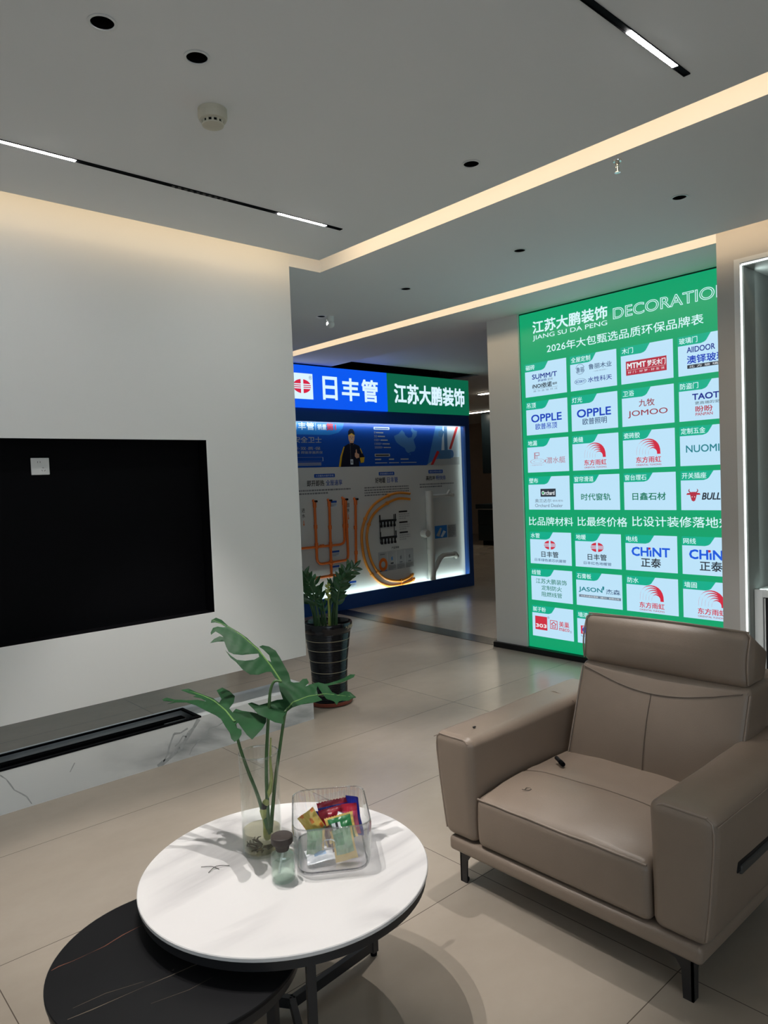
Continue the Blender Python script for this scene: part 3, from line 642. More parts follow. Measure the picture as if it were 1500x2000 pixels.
# every card: tag text, [(kind, ...)] with boxes as fractions of the card below
CARDS = {
 (0, 0): ('磁砖', [('t', 'SUMM/T', .18, .78, .52, .66, 'navy', .03), ('t', '萨米特', .32, .53, .42, .495, 'navy', .01), ('t', '瓷砖', .55, .68, .42, .495, 'grey', 0), ('t', 'iNOI依诺', .18, .65, .235, .385, 'dark', .03), ('t', '磁砖', .67, .78, .275, .35, 'dark', .01), ('r', .19, .79, .215, .222, 'grey'), ('t', '高 分 显 惬 然 活', .20, .78, .13, .185, 'grey', 0)]),
 (0, 1): ('全屋定制', [('ring', .22, .60, .10, 'slate'), ('t', '鲁丽', .14, .31, .51, .66, 'slate', .01), ('t', '鲁丽木业', .41, .90, .55, .70, 'slate', .012), ('t', '—LULI WOOD—', .50, .82, .47, .505, 'grey', 0), ('oval', .22, .25, .13, .09, 'slate'), ('t', 'SCISKY', .12, .32, .215, .285, 'navy', .02), ('t', '水性科天', .39, .90, .19, .335, 'navy', .012)]),
 (0, 2): ('木门', [('r', .10, .88, .22, .60, 'red'), ('t', 'MTMT', .13, .49, .40, .54, 'white', .05), ('t', '梦天木门', .52, .86, .39, .55, 'white', .02), ('r', .12, .86, .355, .362, 'white'), ('t', '好 门 · 好 梦 · 好 生 活', .14, .84, .265, .325, 'white', 0)]),
 (0, 3): ('玻璃门', [('t', 'AllDOOR', .16, .64, .57, .71, 'navy', .025), ('t', '澳铎玻璃门', .16, .98, .29, .49, 'blue', .025), ('r', .16, .98, .17, .26, 'dark'), ('t', '北 方 玻 璃 门 创', .19, .95, .185, .245, 'white', 0)]),
 (1, 0): ('吊顶', [('t', 'OPPLE', .13, .86, .38, .60, 'blue', .035), ('t', '欧普吊顶', .23, .75, .15, .33, 'blue', .012)]),
 (1, 1): ('灯光', [('t', 'OPPLE', .13, .86, .38, .60, 'blue', .035), ('t', '欧普照明', .25, .77, .16, .34, 'slate', .012)]),
 (1, 2): ('卫浴', [('t', '九牧', .34, .64, .50, .69, 'wine', .012), ('t', 'JOMOO', .12, .88, .22, .41, 'wine', .008)]),
 (1, 3): ('防盗门', [('t', 'TAOTAO', .24, .94, .52, .67, 'navy', .045), ('t', '更高端的安全门', .28, .86, .395, .475, 'dark', 0), ('t', '盼盼', .29, .58, .21, .355, 'red', .02), ('t', 'PANPAN', .29, .58, .115, .19, 'red', .015)]),
 (2, 0): ('地漏', [('sub',), ('t', '潜水艇', .47, .92, .25, .44, 'rose', .005), ('t', '—Submarine—', .06, .42, .205, .235, 'rose', 0)]),
 (2, 1): ('美缝', [('arch', .50, .35, .46), ('t', '东方雨虹', .26, .74, .135, .295, 'crimson', .02), ('t', 'ORIENTAL YUHONG', .26, .74, .055, .10, 'red', .012)]),
 (2, 2): ('瓷砖胶', [('arch', .50, .35, .46), ('t', '东方雨虹', .26, .74, .135, .295, 'crimson', .02), ('t', 'ORIENTAL YUHONG', .26, .74, .055, .10, 'red', .012)]),
 (2, 3): ('定制五金', [('t', 'NUOMI', .11, .68, .34, .52, 'teal', .02), ('t', '诺米', .72, .98, .33, .53, 'teal', .008)]),
 (3, 0): ('壁布', [('r', .30, .67, .39, .63, 'dark'), ('t', 'Orchard', .33, .64, .445, .565, 'white', .02), ('oval', .36, .50, .028, .045, 'lime'), ('t', '奥兰达尔', .16, .56, .215, .325, 'grey', .008), ('t', '·壁纸/壁布', .58, .84, .235, .295, 'grey', 0), ('t', 'Orchard Dealer', .16, .83, .075, .175, 'grey', .005)]),
 (3, 1): ('窗帘滑道', [('t', '时代窗轨', .17, .81, .27, .47, 'pine', .016)]),
 (3, 2): ('窗台理石', [('t', '日鑫石材', .17, .81, .27, .47, 'pine', .022)]),
 (3, 3): ('开关插座', [('bull',), ('t', 'BULL', .37, .68, .27, .44, 'dark', .04), ('t', '公牛', .69, .98, .27, .45, 'dark', .02)]),
 (4, 0): ('水管', [('globe', .49, .60, .135), ('t', '日丰管', .28, .69, .22, .40, 'dark', .02), ('t', '日丰绿色瓷芯抗菌管', .11, .87, .08, .17, 'slate', .008)]),
 (4, 1): ('地暖', [('globe', .49, .60, .135), ('t', '日丰管', .28, .69, .22, .40, 'dark', .02), ('t', '日丰红色地暖管', .19, .79, .08, .17, 'slate', .008)]),
 (4, 2): ('电线', [('t', 'CHıNT', .13, .86, .42, .66, 'sky', .05), ('r', .445, .50, .605, .665, 'red'), ('t', '正泰', .31, .69, .12, .37, 'dark', .022)]),
 (4, 3): ('网线', [('t', 'CHıNT', .13, .86, .42, .66, 'sky', .05), ('r', .445, .50, .605, .665, 'red'), ('t', '正泰', .31, .69, .12, .37, 'dark', .022)]),
 (5, 0): ('线管', [('t', '江苏大鹏装饰', .12, .87, .54, .70, 'pine', .006), ('t', '定制防火', .26, .75, .34, .49, 'pine', .006), ('t', '阻燃线管', .26, .75, .14, .29, 'pine', .006)]),
 (5, 1): ('石膏板', [('t', 'JASON', .06, .58, .40, .56, 'teal', .03), ('t', "'", .585, .62, .52, .62, 'teal', .05), ('t', '杰森', .66, .96, .41, .56, 'slate', .012), ('r', .06, .97, .25, .33, 'grey'), ('t', '北京杰森石膏板（嘉兴）有限公司', .10, .93, .265, .315, 'white', 0)]),
 (5, 2): ('防水', [('arch', .50, .35, .46), ('t', '东方雨虹', .26, .74, .135, .295, 'crimson', .02), ('t', 'ORIENTAL YUHONG', .26, .74, .055, .10, 'red', .012)]),
 (5, 3): ('墙固', [('arch', .50, .35, .46), ('t', '东方雨虹', .26, .74, .135, .295, 'crimson', .02), ('t', 'ORIENTAL YUHONG', .26, .74, .055, .10, 'red', .012)]),
 (6, 0): ('腻子粉', [('r', .07, .37, .22, .66, 'crimson'), ('t', '303', .09, .35, .30, .41, 'white', .05), ('t', '®', .38, .43, .61, .69, 'grey', 0), ('house',), ('t', '美巢', .66, .90, .40, .58, 'crimson', .012), ('t', 'maco', .66, .90, .28, .37, 'crimson', .02), ('t', '®', .91, .96, .25, .33, 'grey', 0)]),
 (6, 1): ('墙漆', [('hex',), ('t', 'CARPOLY', .08, .30, .21, .25, 'navy', .02), ('t', '嘉宝莉漆', .38, .92, .33, .55, 'navy', .02)]),
 (6, 2): ('', []), (6, 3): ('', []),
}
for (r, c), (tg, items) in CARDS.items():
    u0 = CU[c]; u1 = u0 + CW; v0, v1 = RZ[r]; H = v1 - v0
    D = 0.0144
    p = MB(); p.rect(u0, u1, v0, v1, fb, D); card = p.build('brand_card', M['b_card'], board, smooth=False)
    if not tg: continue
    th = 0.235 * H; tw = 0.575 * CW; p = MB()
    p.flat([(u0 - .001, v1 - th), (u0 + tw * .70, v1 - th), (u0 + tw * .80, v1 - th * .90), (u0 + tw * .86, v1 - th * .75), (u0 + tw, v1 + .001), (u0 - .001, v1 + .001)], fb, D + .0006, 0)
    p.text(tg, u0 + .010, u0 + .010 + .0425 * len(tg) * (1.0 if len(tg) > 2 else 1.05), v1 - th + .012, v1 - .010, fb, D + .0012, 1, bold=.008)
    p.build('tag', [M['b_tag'], M['b_text']], card, smooth=False)
    p = MB(); mats = []
    def mi(n):
        m = ink(n) if n != 'card' else M['b_card']
        if m not in mats: mats.append(m)
        return mats.index(m)
    X = lambda f: u0 + f * CW
    Y = lambda f: v0 + f * H
    brk = {(0, 1): (2, 4), (6, 0): (3,), (6, 1): (2,)}.get((r, c), ())
    for ii, it in enumerate(items):
        k = it[0]
        if ii in brk: p.build('printing', mats, card, smooth=False); p = MB(); mats = []
        if k == 't': p.text(it[1], X(it[2]), X(it[3]), Y(it[4]), Y(it[5]), fb, D + .0016, mi(it[6]), bold=it[7], shear=0.25 if it[1] == 'BULL' else 0)
        elif k == 'r': p.rect(X(it[1]), X(it[2]), Y(it[3]), Y(it[4]), fb, D + .0008, mi(it[5])) if it[5] != 'red' or r == 0 else p.rect(X(it[1]), X(it[2]), Y(it[3]), Y(it[4]), fb, D + .0020, mi(it[5]))
        elif k == 'ring': p.disc(X(it[1]), Y(it[2]), it[3] * CW, fb, D + .0008, mi(it[4]), 20, 170, r2=it[3] * CW * .93); p.disc(X(it[1]), Y(it[2]), it[3] * CW, fb, D + .0008, mi(it[4]), 200, 350, r2=it[3] * CW * .93)
        elif k == 'oval':
            if it[3] < .05: p.disc(X(it[1]), Y(it[2]), it[3] * CW, fb, D + .0020, mi(it[5]), sy=1)
            else: p.disc(X(it[1]), Y(it[2]), it[3] * CW, fb, D + .0008, mi(it[5]), r2=it[3] * CW * .93, sy=.45)
        elif k == 'arch': mi('crimson'); assert mats[0] == ink('crimson'); arches(p, X(it[1]), Y(it[2]), it[3] * CW, D + .001)
        elif k == 'globe': globe(p, X(it[1]), Y(it[2]), it[3] * CW * 1.06, fb, D + .0008, mi('crimson'), mi('card'))
        elif k == 'sub':
            m = mi('rose'); cu, cv = X(.25), Y(.33)
            p.disc(cu, cv, .18 * CW, fb, D + .0008, m, r2=.168 * CW, sy=.30); p.disc(cu, cv, .10 * CW, fb, D + .0008, m, r2=.092 * CW, sy=.25)
            for a, bb, cc, dd in ((.17, .20, .41, .60), (.20, .30, .58, .60), (.20, .30, .50, .52), (.285, .30, .50, .60), (.23, .245, .41, .50)): p.rect(X(a), X(bb), Y(cc), Y(dd), fb, D + .0008, m)
            p.flat([(X(.42), Y(.33)), (X(.455), Y(.39)), (X(.455), Y(.27))], fb, D + .0008, m)
        elif k == 'bull':
            m = mi('red'); cu = X(.22); cv = Y(.37)
            p.flat([(cu + a * CW, cv + e * CW) for a, e in ((-.065, .055), (-.05, -.02), (-.03, -.085), (0, -.10), (.03, -.085), (.05, -.02), (.065, .055), (.03, .065), (-.03, .065))], fb, D + .0008, m)
            for s in (-1, 1):
                p.flat([(cu + s * a * CW, cv + e * CW) for a, e in ((.05, .05), (.11, .045), (.125, .015), (.06, .015))][::s], fb, D + .0008, m)
                p.flat([(cu + s * a * CW, cv + e * CW) for a, e in ((.045, .06), (.07, .085), (.062, .125), (.085, .10), (.085, .075), (.06, .05))][::s], fb, D + .001, mi('wine'))
                p.disc(cu + s * .022 * CW, cv - .02 * CW, .008 * CW, fb, D + .0016, mi('white'), seg=10)
        elif k == 'house':
            m = mi('crimson'); p.rect(X(.44), X(.62), Y(.30), Y(.58), fb, D + .0008, m); p.rect(X(.455), X(.605), Y(.322), Y(.56), fb, D + .0012, mi('card'))
            p.flat([(X(.46), Y(.455)), (X(.53), Y(.54)), (X(.60), Y(.455)), (X(.585), Y(.44)), (X(.53), Y(.505)), (X(.475), Y(.44))], fb, D + .0016, m)
            p.rect(X(.485), X(.50), Y(.34), Y(.46), fb, D + .0016, m); p.rect(X(.56), X(.575), Y(.34), Y(.46), fb, D + .0016, m); p.rect(X(.485), X(.575), Y(.34), Y(.36), fb, D + .0016, m); p.disc(X(.53), Y(.41), .016 * CW, fb, D + .0016, m, seg=12)
        elif k == 'hex':
            p.rect(X(.08), X(.26), Y(.29), Y(.55), fb, D + .0008, mi('crimson')); p.rect(X(.105), X(.28), Y(.315), Y(.525), fb, D + .0012, mi('card'))
            p.disc(X(.18), Y(.42), .07 * CW, fb, D + .0016, mi('blue'), seg=6); p.rect(X(.08), X(.12), Y(.29), Y(.55), fb, D + .0014, mi('crimson'))
    p.build('printing', mats, card, smooth=False)

# ================================================================== blue kiosk with a lightbox header and a pipe display
KX0, KX1, KY = 4.25, 7.56, 6.60
KZT = 2.815
kio = thing('display_kiosk', 'blue kiosk with lit header sign and recessed pipe display', 'display stand', (5.9, 6.9, 0))
p = MB()
p.box(KX0, KX1, KY, 7.2, 2.195, KZT); p.box(KX0, KX1, KY, 7.2, 0.0, 0.150); p.box(7.475, KX1, KY, 7.2, 0.150, 2.195); p.box(KX0, 4.36, KY, 7.2, 0.150, 2.195)
p.box(4.36, 7.475, KY, 6.618, 0.150, 0.172)
p.build('frame', M['kiosk'], kio, smooth=False)
fs = FR((0, KY, 0), (1, 0, 0), (0, 0, 1)); fs = (fs[0], fs[1], fs[2], -Vector((0, 1, 0)))
p = MB(); p.box(4.27, 6.042, KY - 0.02, KY, 2.342, 2.813)
sb = p.build('blue_header', M['sign_blue'], kio, smooth=False)
p = MB(); p.rect(4.50, 4.913, 2.437, 2.721, fs, .0205, 0); globe(p, 4.765, 2.578, .122, fs, .021, 1, 0); p.text('®', 4.86, 4.905, 2.655, 2.70, fs, .021, 2); p.build('emblem', [M['sign_white'], M['sign_red'], ink('grey')], sb, smooth=False)
p = MB()
for ch, a, c in (('日', 5.057, 5.256), ('丰', 5.335, 5.588), ('管', 5.637, 5.884)): p.text(ch, a, c, 2.450, 2.703, fs, .021, 0, bold=.035)
p.build('lettering', M['sign_white'], sb, smooth=False)
p = MB(); p.box(6.044, 7.552, KY - 0.02, KY, 2.342, 2.813)
sg = p.build('green_header', M['sign_green'], kio, smooth=False)
p = MB(); p.text('江苏大鹏装饰', 6.165, 7.456, 2.455, 2.690, fs, .021, 0, bold=.035); p.build('lettering', M['sign_white'], sg, smooth=False)

YB = 6.68
fd = (Vector((0, YB, 0)), Vector((1, 0, 0)), Vector((0, 0, 1)), Vector((0, -1, 0)))
p = MB(); p.box(4.36, 7.475, YB, 6.70, 0.150, 2.195); bk = p.build('back_panel', M['print_white'], kio, smooth=False)
# printed banner across the top of the panel
p = MB(); W = ['print_blue', 'print_light', 'print_pale', 'print_map', 'print_steel', 'print_red', 'print_grey', 'print_lgrey', 'print_mid']; pm = [M[k] for k in W]
p.rect(4.36, 7.428, 1.677, 2.192, fd, .001, 0)
p.flat([(4.36, 2.192), (5.42, 2.192), (5.395, 2.13), (5.33, 2.08), (5.20, 2.05), (4.36, 2.05)], fd, .0014, 1)
p.flat([(6.80, 1.677), (7.428, 1.677), (7.428, 2.192), (6.98, 2.192)], fd, .0012, 8); p.flat([(7.05, 1.677), (7.428, 1.677), (7.428, 2.192), (7.12, 2.192)], fd, .0014, 2)
p.flat([(6.78, 1.677), (7.428, 1.677), (7.428, 1.78), (7.167, 1.775), (6.94, 1.75)], fd, .0016, 7)
p.flat([(6.22, 2.05), (6.30, 2.08), (6.36, 2.13), (6.40, 2.10), (6.42, 2.06), (6.47, 2.03), (6.53, 2.04), (6.55, 2.09), (6.52, 2.13), (6.54, 2.165), (6.58, 2.13), (6.63, 2.12), (6.62, 2.06), (6.56, 2.01), (6.575, 1.97), (6.60, 1.91), (6.57, 1.86), (6.50, 1.85), (6.46, 1.835), (6.42, 1.86), (6.40, 1.90), (6.33, 1.93), (6.26, 1.97), (6.235, 2.01)], fd, .0016, 3)
p.disc(6.49, 1.822, .009, fd, .0016, 3, seg=10)
p.rect(7.135, 7.20, 1.86, 2.19, fd, .0018, 4); p.flat([(7.0, 1.80), (7.03, 1.87), (7.27, 1.88), (7.30, 1.79), (7.25, 1.76), (7.04, 1.755)], fd, .0019, 4); p.disc(7.285, 1.822, .030, fd, .002, 3, sy=1.7); p.flat([(7.03, 2.06), (7.10, 2.04), (7.14, 2.12), (7.10, 2.15), (7.03, 2.12)], fd, .0017, 4)
p.flat([(7.375, 2.19), (7.425, 2.19), (7.27, 1.885), (7.225, 1.89)], fd, .0022, 5); p.flat([(6.86, 1.68), (6.91, 1.68), (7.03, 1.84), (6.99, 1.865)], fd, .0022, 5); p.flat([(6.99, 1.865), (7.03, 1.84), (7.06, 1.80), (7.02, 1.86)], fd, .0022, 5)
p.build('banner', pm, bk, smooth=False)
p = MB(); W2 = [M['print_pale'], M['print_red'], M['print_ink'], M['print_lgrey'], M['print_blue']]
p.text('日丰管', 4.655, 4.978, 2.105, 2.186, fd, .002, 0, bold=.03); p.rect(4.998, 5.003, 2.10, 2.185, fd, .002, 0); p.text('销量', 5.027, 5.155, 2.108, 2.172, fd, .002, 0, bold=.02); p.text('第1', 5.159, 5.296, 2.105, 2.186, fd, .002, 1, bold=.03)
p.build('slogan', W2, bk, smooth=False); p = MB()
p.text('日丰安全卫士', 4.50, 5.078, 1.957, 2.027, fd, .002, 3, bold=.012)
p.text('十年·双·质·保', 4.60, 5.056, 1.876, 1.912, fd, .002, 3, bold=.01); p.text('管道质保 焊接渗漏质保', 4.56, 5.086, 1.832, 1.864, fd, .002, 3, bold=.006)
p.rect(4.60, 5.09, 1.792, 1.794, fd, .002, 3); p.rect(4.60, 5.09, 1.748, 1.750, fd, .002, 3); p.rect(5.082, 5.09, 1.748, 1.794, fd, .002, 0)
for z in (1.77, 1.725, 1.712, 1.70): p.rect(4.62, 5.06, z, z + .007, fd, .0018, 4 if z > 1.75 else 3)
p.build('guarantee', W2, bk, smooth=False); p = MB()
p.rrect(5.884, 6.146, 2.126, 2.159, .008, fd, .0018, 0); p.rrect(5.884, 6.140, 1.793, 1.830, .008, fd, .0018, 3)
p.rect(5.90, 6.13, 2.137, 2.148, fd, .0022, 4); p.rect(5.90, 6.12, 1.804, 1.818, fd, .0022, 2)
for s, z, w in (('8', 2.078, .02), ('32', 2.032, .045), ('1500+', 1.986, .09), ('130000+', 1.940, .12), ('2000000+', 1.895, .14)):
    p.text(s, 5.888, 5.888 + w, z, z + .026, fd, .002, 3, bold=0); p.rect(5.90 + w, 6.02 + w, z + .005, z + .018, fd, .0018, 3)
p.build('figures', W2, bk, smooth=False); p = MB()
for a, w in ((5.888, .20), (6.12, .17), (6.32, .28)): p.rect(a, a + w * .5, 1.752, 1.768, fd, .0018, 3); p.rect(a, a + w, 1.712, 1.722, fd, .0018, 3)
p.build('footnotes', W2, bk, smooth=False)
# the figure printed on the banner
p = MB()
p.flat([(5.315, 1.678), (5.345, 1.80), (5.40, 1.915), (5.475, 1.95), (5.565, 1.95), (5.64, 1.925), (5.69, 1.84), (5.72, 1.79), (5.705, 1.725), (5.655, 1.715), (5.63, 1.75), (5.63, 1.678)], fd, .002, 0)
p.flat([(5.315, 1.678), (5.345, 1.80), (5.40, 1.915), (5.415, 1.915), (5.37, 1.80), (5.345, 1.678)], fd, .0024, 1); p.flat([(5.645, 1.785), (5.72, 1.79), (5.705, 1.725), (5.655, 1.72)], fd, .0024, 1); p.flat([(5.66, 1.90), (5.69, 1.84), (5.68, 1.83), (5.65, 1.89)], fd, .0024, 1)
p.disc(5.525, 2.025, .047, fd, .0024, 2, sy=1.45); p.rect(5.497, 5.555, 1.94, 1.99, fd, .0023, 2); p.flat([(5.475, 2.045), (5.48, 2.10), (5.51, 2.128), (5.55, 2.125), (5.573, 2.09), (5.578, 2.05), (5.53, 2.07)], fd, .0028, 0); p.flat([(5.476, 2.052), (5.53, 2.076), (5.578, 2.052), (5.577, 2.042), (5.53, 2.064), (5.477, 2.042)], fd, .0029, 1)
p.rect(5.50, 5.515, 2.028, 2.034, fd, .0028, 0); p.rect(5.54, 5.555, 2.028, 2.034, fd, .0028, 0); p.rect(5.512, 5.545, 1.988, 1.994, fd, .0028, 3); p.flat([(5.525, 2.03), (5.532, 2.006), (5.521, 2.006)], fd, .0028, 4)
p.flat([(5.50, 1.95), (5.525, 1.90), (5.555, 1.95), (5.555, 1.96), (5.50, 1.96)], fd, .0026, 0)
p.flat([(5.565, 1.80), (5.57, 1.84), (5.583, 1.845), (5.585, 1.88), (5.598, 1.885), (5.602, 1.84), (5.635, 1.825), (5.635, 1.785), (5.59, 1.775)], fd, .003, 2)
p.rect(5.495, 5.537, 1.703, 1.765, fd, .003, 3); p.rect(5.50, 5.504, 1.765, 1.93, fd, .0028, 4); p.rect(5.507, 5.526, 1.72, 1.75, fd, .0032, 4)
p.build('printed_figure', [M['print_navy'], M['print_yellow'], M['print_skin'], M['print_pale'], M['print_grey']], bk, smooth=False)
# printed headings and notes on the white panel
p = MB(); W3 = [M['print_blue'], M['print_ink'], M['print_grey'], M['print_lgrey'], M['print_pale'], M['print_map'], M['orange_pipe'], M['print_light']]
def notes(u0, u1, z0, z1, n, k=2, step=.03):
    h = (z1 - z0) / n
    for i in range(n):
        zz = z1 - (i + 1) * h + h * .25; u = u0; e = u1 if i < n - 1 else u0 + (u1 - u0) * .65
        while u < e - .006:
            w = min(step * (0.5 + random.random()), e - u); p.rect(u, u + w, zz, zz + h * .5, fd, .0011, k); u += w + step * .25
def done(n): p.build(n, W3, bk, smooth=False)
for (a, c, z0, z1, s1), hd, nt in zip(((4.951, 5.252, 1.559, 1.601, '大流量热水循环系统'), (5.939, 6.201, 1.561, 1.604, '舒适地暖热水系统'), (6.815, 7.089, 1.567, 1.613, '高抗冲排水系统')),
        ((('即开即热', 4.847, 5.09, 1.462, 1.530, 1), ('全屋速享', 5.115, 5.358, 1.462, 1.530, 0)), (('好地暖', 5.879, 6.045, 1.468, 1.537, 1), ('日丰管', 6.075, 6.258, 1.468, 1.537, 0)), (('高抗冲', 6.767, 6.93, 1.477, 1.537, 1), ('畅快排', 6.955, 7.138, 1.477, 1.537, 0))),
        ((4.50, 5.483, 1.362, 1.433, 2), (5.697, 6.446, 1.309, 1.432, 4), (6.644, 7.295, 1.377, 1.444, 2))):
    p = MB(); p.rrect(a, c, z0, z1, .008, fd, .001, 0); p.text(s1, a + .02, c - .02, z0 + .009, z1 - .009, fd, .0014, 4)
    for s2, ua, uc, va, vc, k in hd: p.text(s2, ua, uc, va, vc, fd, .0012, k, bold=.018 if k == 1 else .004)
    done('column_heading'); p = MB(); notes(*nt); done('paragraph')
for a, z in ((5.152, 1.283), (5.161, .699), (5.152, .524), (5.40, .31)):
    p = MB(); p.rect(a, a + .11, z - .022, z, fd, .0012, 0); p.rect(a, a + .11, z - .07, z - .022, fd, .0011, 4); notes(a + .006, a + .10, z - .066, z - .028, 3, 3, .02); done('pipe_label')
for w2, a, c, zt, u, za in (('进水', 4.755, 4.80, 1.218, 4.778, 1.08), ('回水', 5.412, 5.45, 1.245, 5.431, 1.11)):
    p = MB()
    for k, ch in enumerate(w2): p.text(ch, a, c, zt - .046 - k * .062, zt - k * .062, fd, .0012, 1, bold=.01)
    p.flat([(u - .004, za), (u + .004, za), (u + .004, za - .04), (u + .012, za - .04), (u, za - .065), (u - .012, za - .04), (u - .004, za - .04)], fd, .0012, 6); done('flow_arrow')
for z in (1.085, .95, .82):
    p = MB(); p.rect(6.253, 6.40, z, z + .02, fd, .0012, 1); notes(6.253, 6.44, z - .09, z - .01, 3, 3, .03); done('valve_note')
p = MB(); p.text('产品系统', 6.105, 6.235, .633, .662, fd, .0012, 1, bold=.01); done('caption')
for i in range(4):
    p = MB(); a = 5.878 + i * .153; p.rect(a, a + .146, .365 + i * .004, .612, fd, .0011, 3)
    if i: p.flat([(a + .06, .53), (a + .085, .545), (a + .09, .50), (a + .065, .49)], fd, .0014, (5, 2, 2)[i - 1]); p.rect(a + .05, a + .10, .45, .465, fd, .0013, 1 if i == 1 else 2); notes(a + .012, a + .135, .375, .44, 4, 2, .02)
    else: p.rect(a + .03, a + .11, .575, .588, fd, .0013, 2); p.disc(5.955, .455, .072, fd, .0014, 6, r2=.035, sy=1.15); p.rect(a + .01, a + .06, .372, .382, fd, .0013, 1); p.rect(a + .065, a + .14, .372, .382, fd, .0013, 7)
    done('product_card')
p = MB(); p.rect(6.895, 7.132, .70, .868, fd, .0011, 7); p.flat([(6.92, .74), (7.0, .84), (7.03, .83), (6.98, .72)], fd, .0014, 3); p.flat([(7.0, .72), (7.06, .80), (7.11, .78), (7.04, .71)], fd, .0014, 4); done('product_photo')
p = MB(); p.rect(7.145, 7.315, .694, .868, fd, .0011, 3); notes(7.155, 7.30, .70, .86, 7, 2, .03); done('photo_note')

def run(pts, r, name, mt, joints=()):
    """pipe on the panel following (x, z, stand-off) points, with sleeves at joints"""
    q = [(a, YB - s, z) for a, z, s in pts]; out = []
    for i, a in enumerate(q):
        if 0 < i < len(q) - 1:
            A, B0, C = Vector(q[i - 1]), Vector(a), Vector(q[i + 1]); d1 = (A - B0).normalized(); d2 = (C - B0).normalized(); k = 0.035
            for j in range(5):
                t = j / 4; out.append((B0 + d1 * k) * (1 - t) ** 2 + B0 * 2 * t * (1 - t) + (B0 + d2 * k) * t ** 2)
        else: out.append(Vector(a))
    p = MB(); p.tube(out, r, 10)
    for (a, z, s, dx, dz) in joints: p.tube([(a - dx, YB - s, z - dz), (a + dx, YB - s, z + dz)], r * 1.35, 12)
    return p.build(name, mt, kio)
OP = M['orange_pipe']
run([(4.92, 1.30, .004), (4.92, 1.285, .028), (4.922, .60, .028), (4.965, .567, .028), (5.36, .575, .028), (5.381, .62, .028), (5.371, 1.285, .028), (5.371, 1.30, .004)], .0155, 'orange_pipe', OP, ((4.92, 1.25, .028, 0, .03), (4.922, .78, .028, 0, .035), (5.371, 1.25, .028, 0, .03), (5.376, .98, .028, 0, .025), (5.12, .569, .028, .03, 0), (4.921, 1.0, .028, 0, .022)))
run([(5.132, 1.30, .004), (5.132, 1.285, .028), (5.12, .418, .028)], .0155, 'orange_pipe', OP, ((5.131, 1.25, .028, 0, .03), (5.125, .775, .028, 0, .035), (5.122, .57, .028, 0, .03), (5.128, .98, .028, 0, .022)))
run([(5.345, 1.315, .004), (5.345, 1.30, .028), (5.335, .79, .028), (5.28, .766, .028), (4.40, .773, .028)], .0145, 'orange_pipe', OP, ((5.344, 1.26, .028, 0, .03), (5.0, .773, .028, .025, 0), (5.338, .98, .028, 0, .022)))
run([(5.528, 1.297, .004), (5.528, 1.282, .028), (5.494, .445, .028), (5.45, .416, .028), (4.40, .416, .028)], .0155, 'orange_pipe', OP, ((5.527, 1.25, .028, 0, .03), (5.51, .95, .028, 0, .022), (5.503, .65, .028, 0, .022), (5.12, .416, .028, .03, 0)))
for x, z in ((4.92, 1.29), (5.132, 1.29), (5.371, 1.292), (5.528, 1.288)):
    p = MB(); p.tube([(x + .008, YB - .03, z), (x + .008, YB - .062, z)], .013, 12); p.tube([(x + .008, YB - .058, z), (x + .008, YB - .066, z)], .010, 12); p.build('pipe_outlet', M['black'], kio)
def hose(ctrl, clips, name):
    q = []
    for i in range(len(ctrl) - 1):
        P0, P1, P2, P3 = [Vector((a[0], YB - .022, a[1])) for a in (ctrl[max(i - 1, 0)], ctrl[i], ctrl[i + 1], ctrl[min(i + 2, len(ctrl) - 1)])]
        for j in range(8):
            t = j / 8; q.append(.5 * ((2 * P1) + (P2 - P0) * t + (2 * P0 - 5 * P1 + 4 * P2 - P3) * t * t + (3 * P1 - P0 - 3 * P2 + P3) * t ** 3))
    q.append(Vector((ctrl[-1][0], YB - .022, ctrl[-1][1])))
    p = MB(); p.tube(q, .0165, 10)
    for c in clips:
        i = int(c * (len(q) - 2)); p.tube([q[i], q[i + 1]], .024, 12)
    p.build(name, M['amber_pipe'], kio)
hose([(6.44, 1.318), (6.22, 1.335), (6.004, 1.29), (5.80, 1.19), (5.667, 1.03), (5.606, .815), (5.65, .52), (5.80, .30), (5.989, .19), (6.20, .165), (6.38, .19), (6.467, .225)], (.15, .36, .62, .85, .97), 'amber_hose')
hose([(6.436, 1.248), (6.23, 1.262), (6.03, 1.21), (5.85, 1.12), (5.742, 1.0), (5.686, .808), (5.735, .55), (5.85, .37), (5.994, .268), (6.201, .222), (6.36, .245), (6.446, .285)], (.18, .38, .64, .85, .97), 'amber_hose')
# brass manifold: two bars with valves
p = MB()
for z in (1.0, .79):
    p.tube([(5.90, YB - .03, z), (6.17, YB - .03, z)], .014, 10)
    for i in range(5): x = 5.925 + i * .055; p.tube([(x, YB - .03, z), (x, YB - .03, z - .075)], .011, 8); p.tube([(x, YB - .03, z - .05), (x, YB - .03, z - .08)], .016, 8)
    for x in (5.905, 6.165): p.tube([(x, YB - .03, z - .02), (x, YB - .03, z + .075)], .007, 8)
for x in (5.915, 6.155): p.tube([(x, YB - .012, .72), (x, YB - .012, 1.07)], .005, 6)
p.build('manifold', M['print_ink'], kio)
